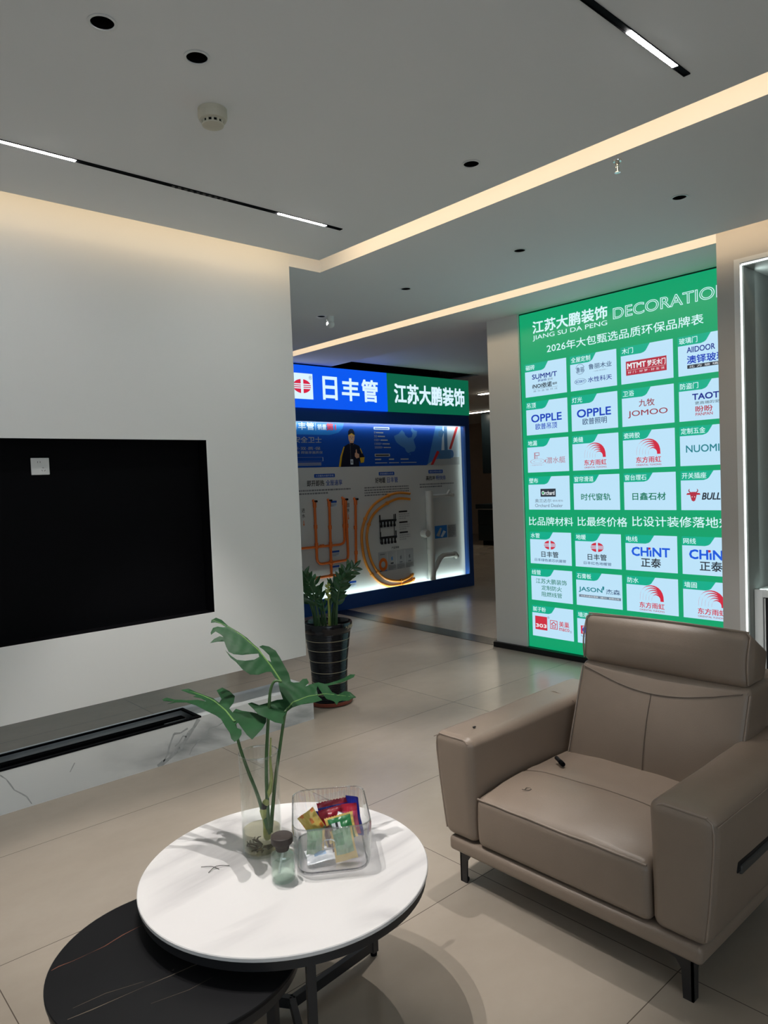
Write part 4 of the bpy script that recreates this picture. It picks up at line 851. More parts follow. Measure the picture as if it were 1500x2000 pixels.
# pale drain pipe with branches
GP = M['grey_pipe']
p = MB(); p.tube([(6.757, YB - .055, .175), (6.757, YB - .055, 1.34)], .050, 20)
for z in (1.27, 1.09, .80, .55, .26): p.tube([(6.757, YB - .055, z - .035), (6.757, YB - .055, z + .035)], .0545, 20)
p.build('drain_pipe', GP, kio)
p = MB(); p.tube([(6.79, YB - .05, 1.265), (7.19, YB - .05, 1.27)], .024, 14); p.tube([(7.10, YB - .05, 1.27), (7.155, YB - .05, 1.33)], .020, 12); p.tube([(7.18, YB - .05, 1.27), (7.22, YB - .05, 1.27)], .030, 14); p.build('drain_branch', GP, kio)
p = MB(); p.tube([(6.77, YB - .05, .25), (6.93, YB - .05, .44), (6.99, YB - .05, .468), (7.22, YB - .05, .465), (7.26, YB - .05, .43)], .036, 16); p.tube([(7.20, YB - .05, .465), (7.23, YB - .05, .463)], .042, 16); p.build('drain_branch', GP, kio)
p = MB(); p.tube([(6.70, YB - .06, .79), (6.665, YB - .06, .79)], .045, 18); p.tube([(6.645, YB - .06, .79), (6.665, YB - .06, .79)], .058, 20); p.tube([(6.645, YB - .12, .79), (6.645, YB - .02, .79)], .045, 20); p.build('inspection_cap', GP, kio)
LEAVES = [
 ( (1.1359, 1.7654, 0.9239) , (0.8554, -0.518, 0.0) , (0.374, 0.6176, 0.6919) , [(-0.1813, 0.23), (-0.1794, 0.2421), (-0.1655, 0.2483), (-0.1484, 0.2356), (-0.1276, 0.2092), (-0.0978, 0.1822), (-0.0741, 0.1578), (-0.0578, 0.1356), (-0.0417, 0.1165), (-0.0196, 0.0741), (-0.0067, 0.0644), (-0.0117, 0.0876), (-0.0275, 0.1093), (-0.039, 0.1209), (-0.0292, 0.124), (-0.0101, 0.1164), (0.0083, 0.0989), (0.019, 0.076), (0.0313, 0.0437), (0.0414, 0.0177), (0.0456, -0.009), (0.0275, -0.011), (0.014, -0.0014), (0.0006, 0.0108), (-0.0086, 0.031), (-0.0219, 0.0307), (-0.0459, 0.021), (-0.0692, 0.0234), (-0.0897, 0.042), (-0.1078, 0.0688), (-0.1239, 0.0873), (-0.1387, 0.1143), (-0.1214, 0.0927), (-0.1052, 0.0769), (-0.0817, 0.0712), (-0.0554, 0.0748), (-0.0407, 0.0847), (-0.0425, 0.0975), (-0.0618, 0.0954), (-0.0905, 0.0936), (-0.1142, 0.0977), (-0.1283, 0.1076), (-0.1361, 0.1285), (-0.1411, 0.1482), (-0.1612, 0.149), (-0.1827, 0.1464), (-0.1708, 0.161), (-0.1539, 0.1701), (-0.1428, 0.1643), (-0.1523, 0.1771), (-0.1668, 0.1904), (-0.1803, 0.1785), (-0.1813, 0.1888), (-0.1745, 0.2074), (-0.1608, 0.211), (-0.1438, 0.2064), (-0.1364, 0.2075), (-0.151, 0.2223), (-0.1681, 0.2312)] , [(0.0185, -0.0046), (-0.0088, 0.0533), (-0.0419, 0.1107), (-0.0884, 0.1681), (-0.1315, 0.2095), (-0.1754, 0.2418)] ),
 ( (1.0341, 1.8271, 0.8157) , (0.8554, -0.518, 0.0) , (0.4924, 0.8132, 0.3102) , [(-0.1633, 0.1992), (-0.1408, 0.2081), (-0.1185, 0.1848), (-0.0904, 0.1557), (-0.0629, 0.128), (-0.0455, 0.1015), (-0.0386, 0.1155), (-0.054, 0.1638), (-0.037, 0.1716), (-0.0146, 0.146), (0.0011, 0.1158), (-0.0023, 0.0869), (-0.0156, 0.066), (-0.0061, 0.0442), (0.0038, 0.0563), (0.0212, 0.0422), (0.0493, 0.0272), (0.0724, 0.0115), (0.0905, -0.0056), (0.0887, -0.0261), (0.077, -0.0544), (0.0604, -0.0788), (0.0474, -0.0968), (0.0335, -0.0766), (0.0204, -0.0413), (0.0092, -0.0077), (0.0014, -0.0171), (0.0077, -0.0377), (0.0189, -0.05), (0.0192, -0.072), (0.011, -0.0922), (-0.0001, -0.0996), (-0.0089, -0.086), (-0.0135, -0.0578), (-0.025, -0.0263), (-0.0384, 0.0125), (-0.0535, 0.0322), (-0.0821, 0.0567), (-0.1116, 0.0899), (-0.1412, 0.1146), (-0.1702, 0.1243), (-0.1985, 0.1248), (-0.1754, 0.131), (-0.2096, 0.1434), (-0.2142, 0.1526), (-0.2014, 0.1599), (-0.1762, 0.1422), (-0.142, 0.1281), (-0.1085, 0.1269), (-0.0816, 0.1099), (-0.0993, 0.1364), (-0.1241, 0.1508), (-0.1139, 0.1595), (-0.1378, 0.1809)] , [(0.0, 0.0), (-0.0259, 0.0596), (-0.0602, 0.1148), (-0.0952, 0.1547), (-0.1362, 0.1966)] ),
 ( (1.1651, 1.7477, 0.8412) , (0.8554, -0.518, 0.0) , (0.4674, 0.7718, 0.4311) , [(-0.1143, 0.0275), (-0.1025, 0.03), (-0.0819, 0.0127), (-0.0556, 0.0208), (-0.029, 0.0303), (-0.0121, 0.0328), (-0.0194, 0.0694), (-0.0213, 0.1026), (-0.0223, 0.1275), (-0.0018, 0.1149), (0.0243, 0.0986), (0.0416, 0.0978), (0.0527, 0.1113), (0.0653, 0.1126), (0.0702, 0.0954), (0.0573, 0.0794), (0.078, 0.0891), (0.0986, 0.0953), (0.1178, 0.0874), (0.1489, 0.0952), (0.1785, 0.1079), (0.2016, 0.1264), (0.2168, 0.1244), (0.2109, 0.1128), (0.182, 0.0968), (0.1501, 0.0853), (0.1253, 0.079), (0.1363, 0.0554), (0.1525, 0.0459), (0.1766, 0.0587), (0.1909, 0.0538), (0.2054, 0.0278), (0.1908, 0.0262), (0.1813, 0.0154), (0.1606, 0.0147), (0.15, 0.0091), (0.1422, -0.006), (0.1357, 0.011), (0.1153, 0.0237), (0.1063, 0.0522), (0.0944, 0.0795), (0.0908, 0.0689), (0.0926, 0.0397), (0.1023, 0.0171), (0.0795, 0.0076), (0.0383, 0.0036), (0.0117, -0.0016), (-0.0058, -0.0162), (-0.0169, -0.0413), (-0.0179, -0.0705), (-0.0411, -0.0607), (-0.0631, -0.0414), (-0.0855, -0.0251), (-0.0986, 0.0002)] , [(-0.0105, -0.0155), (0.0159, 0.022), (0.0661, 0.0433), (0.116, 0.0509), (0.1885, 0.0373)] ),
]
PETIOLES = [[(1.1046, 1.7844, 0.4781), (1.1042, 1.7846, 0.6239), (1.1079, 1.7823, 0.7202), (1.1192, 1.7755, 0.8537), (1.125, 1.772, 0.9011), (1.1359, 1.7654, 0.9239)], [(1.1028, 1.7855, 0.4833), (1.0827, 1.7976, 0.5882), (1.0583, 1.8124, 0.6785), (1.0414, 1.8226, 0.7526), (1.0341, 1.8271, 0.8157)], [(1.1088, 1.7818, 0.4823), (1.1243, 1.7724, 0.6211), (1.1404, 1.7627, 0.7257), (1.1562, 1.7531, 0.8205), (1.1651, 1.7477, 0.8412)]]
SHOOT = [(1.0932, 1.7912, 0.5479), (1.1023, 1.7857, 0.5757), (1.1158, 1.7776, 0.632), (1.1158, 1.7776, 0.695), (1.1199, 1.7751, 0.7597)]

# ================================================================== nested coffee tables
def round_table(cx, cy, r, ztop, tk, label, topmat, toplabel, legs, label_ring, veins=()):
    t = thing('coffee_table', label, 'table', (cx, cy, 0))
    p = MB(); p.lathe([(0, ztop - tk), (r - .002, ztop - tk), (r, ztop - tk + .002), (r, ztop - .002), (r - .002, ztop), (0, ztop)], (cx, cy, 0), 96)
    for mi, w, pts in veins:
        q = [Vector((a, b, ztop + .0002)) for a, b in pts]
        for i in range(len(q) - 1):
            d = (q[i + 1] - q[i]).normalized(); s = Vector((-d.y, d.x, 0)); w0 = w * (.6 + .5 * math.sin(i * 1.7)) ; w1 = w * (.6 + .5 * math.sin((i + 1) * 1.7)); p.add([q[i] - s * w0, q[i + 1] - s * w1, q[i + 1] + s * w1, q[i] + s * w0], [(0, 1, 2, 3)], mi)
    p; p.build('tabletop', topmat, t)['label'] = toplabel
    zr = ztop - tk
    p = MB(); p.lathe([(r - .012, zr), (r - .006, zr), (r - .006, zr - .024), (r - .026, zr - .024), (r - .026, zr)], (cx, cy, 0), 96); p.build('ring_frame', M['blackmetal'], t)
    zj = .03; w = .011
    for k, (a, rr) in enumerate(legs):
        d = Vector((math.cos(R(a)), math.sin(R(a)), 0)); s = Vector((-d.y, d.x, 0)); P = Vector((cx, cy, 0)) + d * rr
        p = MB()
        for e0, e1, zz in ((-w, w, 0),):
            p.add([P + d * i * w + s * j * w + Vector((0, 0, z)) for z in (.012, zr - .002) for j in (-1, 1) for i in (-1, 1)], [(0, 2, 3, 1), (4, 5, 7, 6), (0, 1, 5, 4), (2, 6, 7, 3), (0, 4, 6, 2), (1, 3, 7, 5)])
        lg = p.build('leg', M['blackmetal'], t, smooth=False)
        p = MB(); p.lathe([(0, 0), (.010, 0), (.011, .004), (.011, .012), (0, .012)], (P.x, P.y, 0), 16); p.build('foot_pad', M['void'], lg)
        p = MB(); C = Vector((cx, cy, 0))
        p.add([q + s * j * w * .8 + Vector((0, 0, z)) for z in (.02, .05) for j in (-1, 1) for q in (C, P)], [(0, 2, 3, 1), (4, 5, 7, 6), (0, 1, 5, 4), (2, 6, 7, 3), (0, 4, 6, 2), (1, 3, 7, 5)])
        p.build('base_bar', M['blackmetal'], t, smooth=False)
        p = MB(); p.add([q + s * j * w * .8 + Vector((0, 0, z)) for z in (zr - .022, zr - .002) for j in (-1, 1) for q in (C, C + d * (r - .02))], [(0, 2, 3, 1), (4, 5, 7, 6), (0, 1, 5, 4), (2, 6, 7, 3), (0, 4, 6, 2), (1, 3, 7, 5)])
        p.build('top_bar', M['blackmetal'], t, smooth=False)
    return t
TX, TY, TZ = 1.09, 1.68, .430
round_table(TX, TY, .396, TZ, .012, 'taller round coffee table with a white marble top and black frame', M['table_marble'], 'white veined marble top', [(5, .33), (-115, .33), (125, .33)], '')
round_table(.746, 1.643, .300, .362, .012, 'lower round coffee table with a black marble top tucked under the white one', [M['dark_marble'], M['vein_tan'], M['vein_red']], 'black marble top with thin tan and rust veins', [(205, .25), (105, .25), (-60, .25)], '', ((2, .0016, [(0.497, 1.796), (0.515, 1.799), (0.544, 1.795), (0.592, 1.795), (0.624, 1.796), (0.675, 1.808), (0.724, 1.812), (0.755, 1.805), (.80, 1.81)]), (1, .0013, [(0.470, 1.603), (0.519, 1.595), (0.574, 1.589), (0.63, 1.583), (0.688, 1.575), (0.747, 1.569), (0.797, 1.555), (.87, 1.54)]), (1, .0006, [(.49, 1.63), (.56, 1.625), (.64, 1.60)]), (1, .0005, [(.62, 1.52), (.70, 1.50), (.76, 1.50)])))

# ================================================================== vase with monstera cuttings
VX, VY = 1.089, 1.797
vs = thing('glass_vase', 'tall clear glass cylinder vase with murky water on the white table', 'vase', (VX, VY, TZ))
p = MB(); p.lathe([(0, .001), (.053, .001), (.0565, .006), (.0568, .10), (.0568, .288), (.0560, .2905), (.0548, .2905), (.0542, .288), (.0542, .012), (.050, .008), (0, .008)], (VX, VY, TZ), 56); p.build('glass_body', M['glass'], vs)
p = MB(); p.lathe([(.0568, .286), (.0574, .2885), (.0568, .2912), (.0550, .2918), (.0540, .2905)], (VX, VY, TZ), 56); p.build('rim', M['glass_rim'], vs)
p = MB(); p.lathe([(.0500, .0012), (.0545, .0026), (.0572, .007), (.0570, .009)], (VX, VY, TZ), 56); p.build('base_edge', M['glass_rim'], vs)
p = MB(); p.lathe([(0, .0085), (.050, .0085), (.0538, .013), (.0538, .066), (0, .066)], (VX, VY, TZ), 48); p.build('water', M['water'], vs)
p = MB(); random.seed(3)
for i in range(16):
    a = random.uniform(0, 6.28); rr = random.uniform(0, .035); x, y, z = VX + rr * math.cos(a), VY + rr * math.sin(a), TZ + .012
    q = [(x, y, z)]
    for j in range(5): a += random.uniform(-.8, .8); x += .011 * math.cos(a); y += .011 * math.sin(a); z += random.uniform(-.002, .007); d = Vector((x - VX, y - VY)); k = min(1, .045 / max(d.length, 1e-6)); x, y = VX + d.x * k, VY + d.y * k; q.append((x, y, max(TZ + .012, z)))
    p.tube(q, [.003, .0028, .0024, .002, .0016, .001], 6)
p.build('roots', M['sediment'], vs)['kind'] = 'stuff'
def smooth_path(ctrl, n=6):
    P = [Vector(c) for c in ctrl]; q = []
    for i in range(len(P) - 1):
        P0, P1, P2, P3 = P[max(i - 1, 0)], P[i], P[i + 1], P[min(i + 2, len(P) - 1)]
        for j in range(n):
            t = j / n; q.append(.5 * ((2 * P1) + (P2 - P0) * t + (2 * P0 - 5 * P1 + 4 * P2 - P3) * t * t + (3 * P1 - P0 - 3 * P2 + P3) * t ** 3))
    q.append(P[-1]); return q
def blade(mb, O, A, T, poly, mid, curl=1.6, drop=.5):
    """leaf blade: outline in the leaf's own plane, veined and arched away from its midrib, 0.5 mm thick"""
    O, A, T = Vector(O), Vector(A), Vector(T); N = A.cross(T)
    if N.z < 0: N = -N
    xs = [q[0] for q in poly]; ys = [q[1] for q in poly]; st = .007
    co = [Vector(q) for q in poly]; ed = [(i, (i + 1) % len(poly)) for i in range(len(poly))]
    mids = []
    for i in range(len(mid) - 1):
        for j in range(6): mids.append(Vector(mid[i]).lerp(Vector(mid[i + 1]), j / 6))
    mids.append(Vector(mid[-1]))
    u = min(xs)
    while u < max(xs):
        v = min(ys)
        while v < max(ys): co.append(Vector((u, v))); v += st
        u += st
    v2, _, fs, *_r = delaunay_2d_cdt(co, ed, [], 1, 1e-6)
    def lift(q):
        k = min(range(len(mids)), key=lambda i: (mids[i] - q).length); d = (mids[k] - q).length; s = k / len(mids)
        vein = .0006 * math.cos(2 * math.pi * (s * 9 + d * 14)) * min(1, d / .02)
        return vein - curl * d * d + .25 * d - drop * max(0, s - .3) ** 2 * .06
    top = [O + A * q.x + T * q.y + N * lift(q) for q in v2]
    n = len(top); mb.add(top + [w - N * .0006 for w in top], [tuple(f) for f in fs] + [tuple(i + n for i in f)[::-1] for f in fs])
    return [O + A * q.x + T * q.y + N * (lift(q) + .0004) for q in mids]
LBL = ['upper monstera leaf in the vase, rising to the upper left', 'left monstera leaf in the vase, spreading low towards the bench', 'right monstera leaf in the vase, reaching towards the potted plant']
for (O, A, T, poly, mid), pet, l in zip(LEAVES, PETIOLES, LBL):
    t = thing('monstera_leaf', l, 'leaf', pet[0], 'monstera leaves in the vase')
    b0 = MB(); ribs = blade(b0, O, A, T, poly, mid); lf = b0.build('blade', M['leaf'], t, angle=60)
    p = MB(); n = len(ribs); p.tube(ribs, [.0026 * (1 - .75 * i / n) for i in range(n)], 6); p.build('midrib', M['leaf_mid'], lf)
    q = smooth_path(pet + [tuple(ribs[0])]); n = len(q)
    p = MB(); p.tube(q, [.0058 - .0026 * i / n for i in range(n)], 10); p.build('stalk', M['stalk'], t)
t = thing('monstera_shoot', 'short pale monstera stump with a rolled new shoot inside the vase', 'plant cutting', SHOOT[0])
q = smooth_path([(SHOOT[0][0] + .01, SHOOT[0][1], TZ + .03)] + SHOOT); n = len(q)
p = MB(); p.tube(q, [.008 + .003 * math.sin(i * 1.3) * (i < n * .5) - .0065 * max(0, i / n - .35) / .65 for i in range(n)], 10); p.build('shoot', M['shoot'], t)
p = MB(); k = int(n * .22); p.tube(q[k:k + 5], .0092, 10); p.build('old_node', M['wood_cap'], t)

# ================================================================== scent bottle
BXX, BYY = 1.043, 1.622
t = thing('scent_bottle', 'small green glass scent bottle with a dark wooden cap on the white table', 'bottle', (BXX, BYY, TZ))
p = MB(); p.lathe([(0, .001), (.028, .001), (.0315, .005), (.0325, .012), (.0325, .066), (.030, .074), (.019, .081), (.016, .083), (.0145, .083), (.0145, .080), (.027, .073), (.0298, .064), (.0298, .014), (.026, .009), (0, .008)], (BXX, BYY, TZ), 40); p.build('glass_body', M['bottle'], t)
p = MB(); p.lathe([(0, .0095), (.026, .0095), (.0293, .015), (.0293, .046), (0, .046)], (BXX, BYY, TZ), 36); p.build('liquid', M['liquid'], t)
p = MB(); p.tube([(BXX - .010, BYY + .006, TZ + .02), (BXX + .002, BYY - .001, TZ + .084)], .0034, 10); p.build('wick', M['white_plastic'], t)
p = MB(); p.lathe([(.0, .082), (.017, .082), (.0185, .086), (.019, .094), (.027, .101), (.0295, .104), (.0295, .120), (.027, .122), (0, .119)], (BXX, BYY, TZ), 40); p.build('cap', M['wood_cap'], t)

# ================================================================== ribbed acrylic snack box
E1 = Vector((.82, -.57, 0)).normalized(); E2 = Vector((-E1.y, E1.x, 0)); BC = Vector((1.225, 1.645, 0))
def rr_loop(hw, hd, rad, n=24, ribs=0.0):
    """rounded rectangle with fluted sides; (a, b) points"""
    pts = []; per = []
    def arc(cx, cy, s): return [(cx + rad * math.cos(R(s + 90 * k / n)), cy + rad * math.sin(R(s + 90 * k / n))) for k in range(n)]
    base = []
    c = [(hw - rad, hd - rad, 0), (-hw + rad, hd - rad, 90), (-hw + rad, -hd + rad, 180), (hw - rad, -hd + rad, 270)]
    for i, (x, y, s) in enumerate(c):
        base += arc(x, y, s); nx = c[(i + 1) % 4]; e = R(s + 90); a0 = (x + rad * math.cos(e), y + rad * math.sin(e)); a1 = (nx[0] + rad * math.cos(e), nx[1] + rad * math.sin(e))
        m = 84; base += [(a0[0] + (a1[0] - a0[0]) * k / m, a0[1] + (a1[1] - a0[1]) * k / m) for k in range(m)]
    if not ribs: return base
    L = 0; out = []
    for i, q in enumerate(base):
        a, b2 = base[i - 1], base[(i + 1) % len(base)]; t = Vector((b2[0] - a[0], b2[1] - a[1])).normalized(); w = ribs * abs(math.sin(L * math.pi / .0135))
        out.append((q[0] + t.y * w, q[1] - t.x * w)); L += (Vector(b2) - Vector(q)).length
    return out
bk2 = thing('acrylic_box', 'clear ribbed acrylic box holding wrapped snacks on the white table', 'box', (BC.x, BC.y, TZ))
def at(a, b, z): return BC + E1 * a + E2 * b + Vector((0, 0, z))
p = MB(); rings = []
for z, k, rb in ((.002, .95, 0), (.006, .985, .0016), (.02, 1.0, .0042), (.065, 1.03, .0042), (.118, 1.06, .0042), (.130, 1.07, .0004)):
    rings.append([at(a, b, TZ + z) for a, b in rr_loop(.100 * k, .122 * k, .042, ribs=rb)])
for z, k in ((.1305, 1.052), (.118, 1.04), (.02, .978), (.0075, .955)):
    rings.append([at(a, b, TZ + z) for a, b in rr_loop(.100 * k, .122 * k, .041)])
n = len(rings[0]); o = [q for r_ in rings for q in r_]; fcs = []
for i in range(len(rings) - 1):
    for k in range(n): fcs.append((i * n + k, i * n + (k + 1) % n, (i + 1) * n + (k + 1) % n, (i + 1) * n + k))
fcs += [tuple(range(n))[::-1], tuple((len(rings) - 1) * n + k for k in range(n))]
p.add(o, fcs); p.build('box_body', M['acrylic'], bk2, angle=50)
p = MB(); p.tube([at(a, b, TZ + .1305) for a, b in rr_loop(.1063, .1297, .042)], .0022, 6, closed=True); p.build('rim', M['acrylic_edge'], bk2)
p = MB(); p.tube([at(a, b, TZ + .0045) for a, b in rr_loop(.0945, .1155, .040)], .0024, 6, closed=True); p.build('base_rim', clear('smoky_acrylic', (.45, .45, .47), 1.49, .05), bk2)
for s in (-1, 1):
    p = MB(); ring = [at(.020 * math.cos(2 * math.pi * k / 28) - .012, s * -.127 * 1.0 - s * 0, TZ + .085 + .014 * math.sin(2 * math.pi * k / 28)) for k in range(28)]
    p.tube(ring, .0018, 6, closed=True); p.build('finger_hole', M['acrylic_edge'], bk2)

# wrapped snacks
SN = {}
def sm(n, c, r=.28, metal=0.0):
    if n not in SN: SN[n] = mat('wrapper_' + n, c, r, metal=metal, bump=.5, bscale=60)
    return SN[n]
RED = ('red', (.36, .012, .035)); BLU = ('blue', (.012, .022, .30)); GRN = ('green', (.02, .16, .05)); LGR = ('pale_green', (.17, .30, .17)); GLD = ('gold', (.62, .43, .12)); ORG = ('orange', (.68, .20, .03)); YEL = ('yellow', (.66, .47, .12)); PNK = ('pink', (.55, .07, .15)); WHT = ('white', (.72, .74, .78)); BRN = ('brown', (.10, .025, .015)); LBL2 = ('light_blue', (.18, .36, .62)); INKK = ('ink', (.015, .015, .02))
def snack(label, a, b, z, w, h, t, roll, tilt, yaw, cols, fn, seed):
    """pillow bag: puffed middle, crimped ends, crinkled foil; fn(u, v) picks the printed colour"""
    rnd = random.Random(seed); nx, ny = 22, 26; C = at(a, b, z)
    X = (E1 * math.cos(R(yaw)) + E2 * math.sin(R(yaw))); Nn = X.cross(Vector((0, 0, 1))); Z = Vector((0, 0, 1)) * math.cos(R(tilt)) - Nn * math.sin(R(tilt))
    N2 = X.cross(Z); U = X * math.cos(R(roll)) + Z * math.sin(R(roll)); V = -X * math.sin(R(roll)) + Z * math.cos(R(roll))
    p = MB(); sides = []
    for s in (1, -1):
        g = []
        for j in range(ny + 1):
            row = []
            for i in range(nx + 1):
                u = -1 + 2 * i / nx; v = -1 + 2 * j / ny; av = min(1, abs(v) / .84)
                puff = t * max(0, 1 - abs(u) ** 2.6) * max(0, 1 - av ** 2.2)
                cr = noise.noise(Vector((u * 2.2 + seed, v * 2.6, s * 3.0))) * t * .55 * (1 - abs(v)) + noise.noise(Vector((u * 6 + seed, v * 6, s))) * t * .14
                bend = .10 * h * noise.noise(Vector((seed * 1.7, v * 1.2, u * .8)))
                edge = 1 - .07 * (1 - v * v); wob = .0012 * math.cos(i * math.pi) * (abs(v) > .999)
                row.append(C + U * (u * w / 2 * edge) + V * (v * h / 2 + wob) + N2 * (s * (puff + .0004) + bend + cr * (1 if puff > .0005 else .35)))
            g.append(row)
        sides.append(g)
    k = (nx + 1)
    for s, g in zip((1, -1), sides):
        o = len(p.v); p.v += [q for row in g for q in row]
        for j in range(ny):
            for i in range(nx):
                f = (o + j * k + i, o + j * k + i + 1, o + (j + 1) * k + i + 1, o + (j + 1) * k + i); p.f.append(f if s > 0 else f[::-1]); p.m.append(fn(-1 + 2 * (i + .5) / nx, -1 + 2 * (j + .5) / ny, s))
    return tag(p.build('snack_packet', [sm(*c) for c in cols], loc=C), label, 'snack packet', 'wrapped snacks in the acrylic box')
snack('red and blue wrapper standing at the back of the acrylic box', .016, .055, .505, .098, .095, .013, 4, 18, 8, (RED, BLU, INKK, WHT), lambda u, v, s: 0 if v > .72 else 1 if v > .40 else 2 if v < -.25 else 0, 1)
snack('bright blue wrapper standing on edge at the right of the acrylic box', .070, .020, .520, .056, .108, .009, 10, 4, -52, (BLU, PNK), lambda u, v, s: 0, 2)
snack('pink and red wrapper leaning on the blue one in the acrylic box', .058, .004, .518, .050, .085, .010, 10, 10, -22, (PNK, RED, WHT), lambda u, v, s: 2 if abs(u) < .3 and -.2 < v < .1 else 1 if v > .55 else 0, 3)
snack('dark red wrapper with a blue end lying across the middle of the acrylic box', .000, .026, .512, .084, .062, .012, 12, 25, -6, (RED, BLU, WHT), lambda u, v, s: 1 if u < -.72 else 2 if u > .6 and v < .2 else 0, 4)
snack('yellow wrapper with orange spots at the left of the acrylic box', -.050, .004, .512, .054, .084, .009, 30, 8, 10, (YEL, ORG, LGR), lambda u, v, s: 1 if (math.sin(u * 5 + 1) * math.sin(v * 5)) > .55 else 2 if v < -.55 and u > -.3 else 0, 5)
snack('upper green and gold packet with a barcode in the acrylic box', .028, -.030, .512, .084, .068, .011, 10, 28, 0, (GLD, GRN, WHT, INKK), lambda u, v, s: 0 if abs(u) > .80 or v > .84 else (3 if int((u + 1) * 17) % 2 else 2) if (-.6 < u < .02 and -.25 < v < .45) else 1, 6)
snack('lower green and gold packet at the front of the acrylic box', .032, -.072, .484, .064, .088, .011, 9, 8, 0, (GLD, LGR, GRN), lambda u, v, s: 0 if abs(u) > .84 or v < -.55 else 2 if u < .1 and v > .05 and v < .75 else 1, 7)
snack('dull green packet upright at the left front of the acrylic box', -.046, -.056, .485, .052, .080, .010, -4, 8, 4, (LGR, GRN, GLD), lambda u, v, s: 2 if u > .7 else 1 if abs(v) < .3 and u < 0 else 0, 8)
snack('white and pale blue packet lying at the bottom of the acrylic box', -.036, -.062, .456, .080, .044, .009, 5, 62, 6, (WHT, LBL2), lambda u, v, s: 1 if (abs(v) < .3 and abs(u) < .5) else 0, 9)
snack('tiny white and pink wrapper on top of the heap in the acrylic box', .032, -.008, .531, .030, .024, .005, -20, 30, 0, (WHT, PNK), lambda u, v, s: 1 if u > .4 and v < 0 else 0, 10)
snack('narrow brown packet tucked behind the front green one in the acrylic box', -.006, -.040, .486, .030, .075, .007, 16, 6, 6, (BRN, GLD), lambda u, v, s: 1 if u < -.7 else 0, 11)

# dry twigs on the table
for q, l in (([(.915, 1.842, TZ + .0015), (.935, 1.818, TZ + .004), (.945, 1.795, TZ + .0015)], 'thin dry twig on the white table, the one nearer the table edge'),
             ([(.915, 1.80, TZ + .0015), (.945, 1.808, TZ + .005), (.975, 1.79, TZ + .0015)], 'thin curved dry twig on the white table, the one nearer the vase')):
    p = MB(); p.tube(smooth_path(q, 4), .0009, 6); tag(p.build('dry_twig', M['wood_cap'], loc=q[0]), l, 'twig', 'dry twigs on the table')

# ================================================================== potted plant
PX, PY = 2.955, 3.91
t = thing('pot_saucer', 'round terracotta saucer under the tall black pot', 'saucer', (PX, PY, 0))
p = MB(); p.lathe([(0, .001), (.135, .001), (.150, .006), (.158, .030), (.154, .031), (.146, .010), (0, .010)], (PX, PY, 0), 56); p.build('dish', M['terracotta'], t)
t = thing('plant_pot', 'tall black glazed ceramic pot with pale ring lines on the floor by the TV wall', 'pot', (PX, PY, .010))
prof = []; mi_ = []
def pr(z):                                                            # waisted outline
    pts = [(.012, .118), (.10, .119), (.20, .122), (.30, .130), (.40, .143), (.47, .153), (.500, .158)]
    for (a, ra), (c, rc) in zip(pts, pts[1:]):
        if a <= z <= c: return ra + (rc - ra) * (z - a) / (c - a)
    return pts[0][1] if z < pts[0][0] else pts[-1][1]
z = .012
while z < .490:
    prof.append((pr(z) - .0016, z)); prof.append((pr(z) + .0010, z + .003)); prof.append((pr(z) + .0010, z + .007)); z += .010
prof += [(.158, .494), (.164, .500), (.168, .520), (.169, .545), (.166, .553), (.158, .553), (.152, .545), (.148, .505)]
p = MB(); p.lathe([(0, .011), (.11, .011)] + prof, (PX, PY, 0), 64); p.build('pot_body', M['pot'], t)
for z in (.075, .15, .225, .30, .375, .44, .498):
    p = MB(); p.lathe([(pr(z) + .0006, z - .0018), (pr(z) + .0022, z), (pr(z) + .0006, z + .0018)], (PX, PY, 0), 64); p.build('ring_line', M['gold_line'], t)
p = MB(); random.seed(11)
for k in range(7):
    a = R(-78 + k * 5.2); q = []
    for j in range(7): aa = a + R(random.uniform(-3.5, 3.5)); q.append((PX + .1702 * math.cos(aa), PY + .1702 * math.sin(aa), .512 + .028 * random.random()))
    p.tube(q, .0011, 5)
p.build('gold_script', M['gold_line'], t)
p = MB(); p.lathe([(0, .512), (.149, .506)], (PX, PY, 0), 40); p.build('soil', M['soil'], t)
zz = thing('potted_plant', 'leafy green plant with glossy leaflets growing in the tall black pot', 'plant', (PX, PY, .51))
RT = Vector((.797, -.603, 0)); FW = Vector((.603, .797, 0)); random.seed(21)
def leaflet(mb, base, d, up, L, W):
    d = d.normalized(); s = d.cross(up).normalized(); n = s.cross(d); vs = []; fs = []; K = 8
    for i in range(K + 1):
        t = i / K; w = W * (math.sin(math.pi * min(1, t * .96 + .04)) ** .8) * (1 - .25 * t); c = base + d * (L * t) + n * (-.12 * L * t * t)
        vs += [c - s * w + n * w * .35, c, c + s * w + n * w * .35]
    m = len(vs); vs += [v - n * .0008 for v in vs]
    for i in range(K):
        for j in (0, 1):
            f = (3 * i + j, 3 * i + j + 1, 3 * i + j + 4, 3 * i + j + 3); fs += [f, tuple(q + m for q in f)[::-1]]
    mb.add(vs, fs)
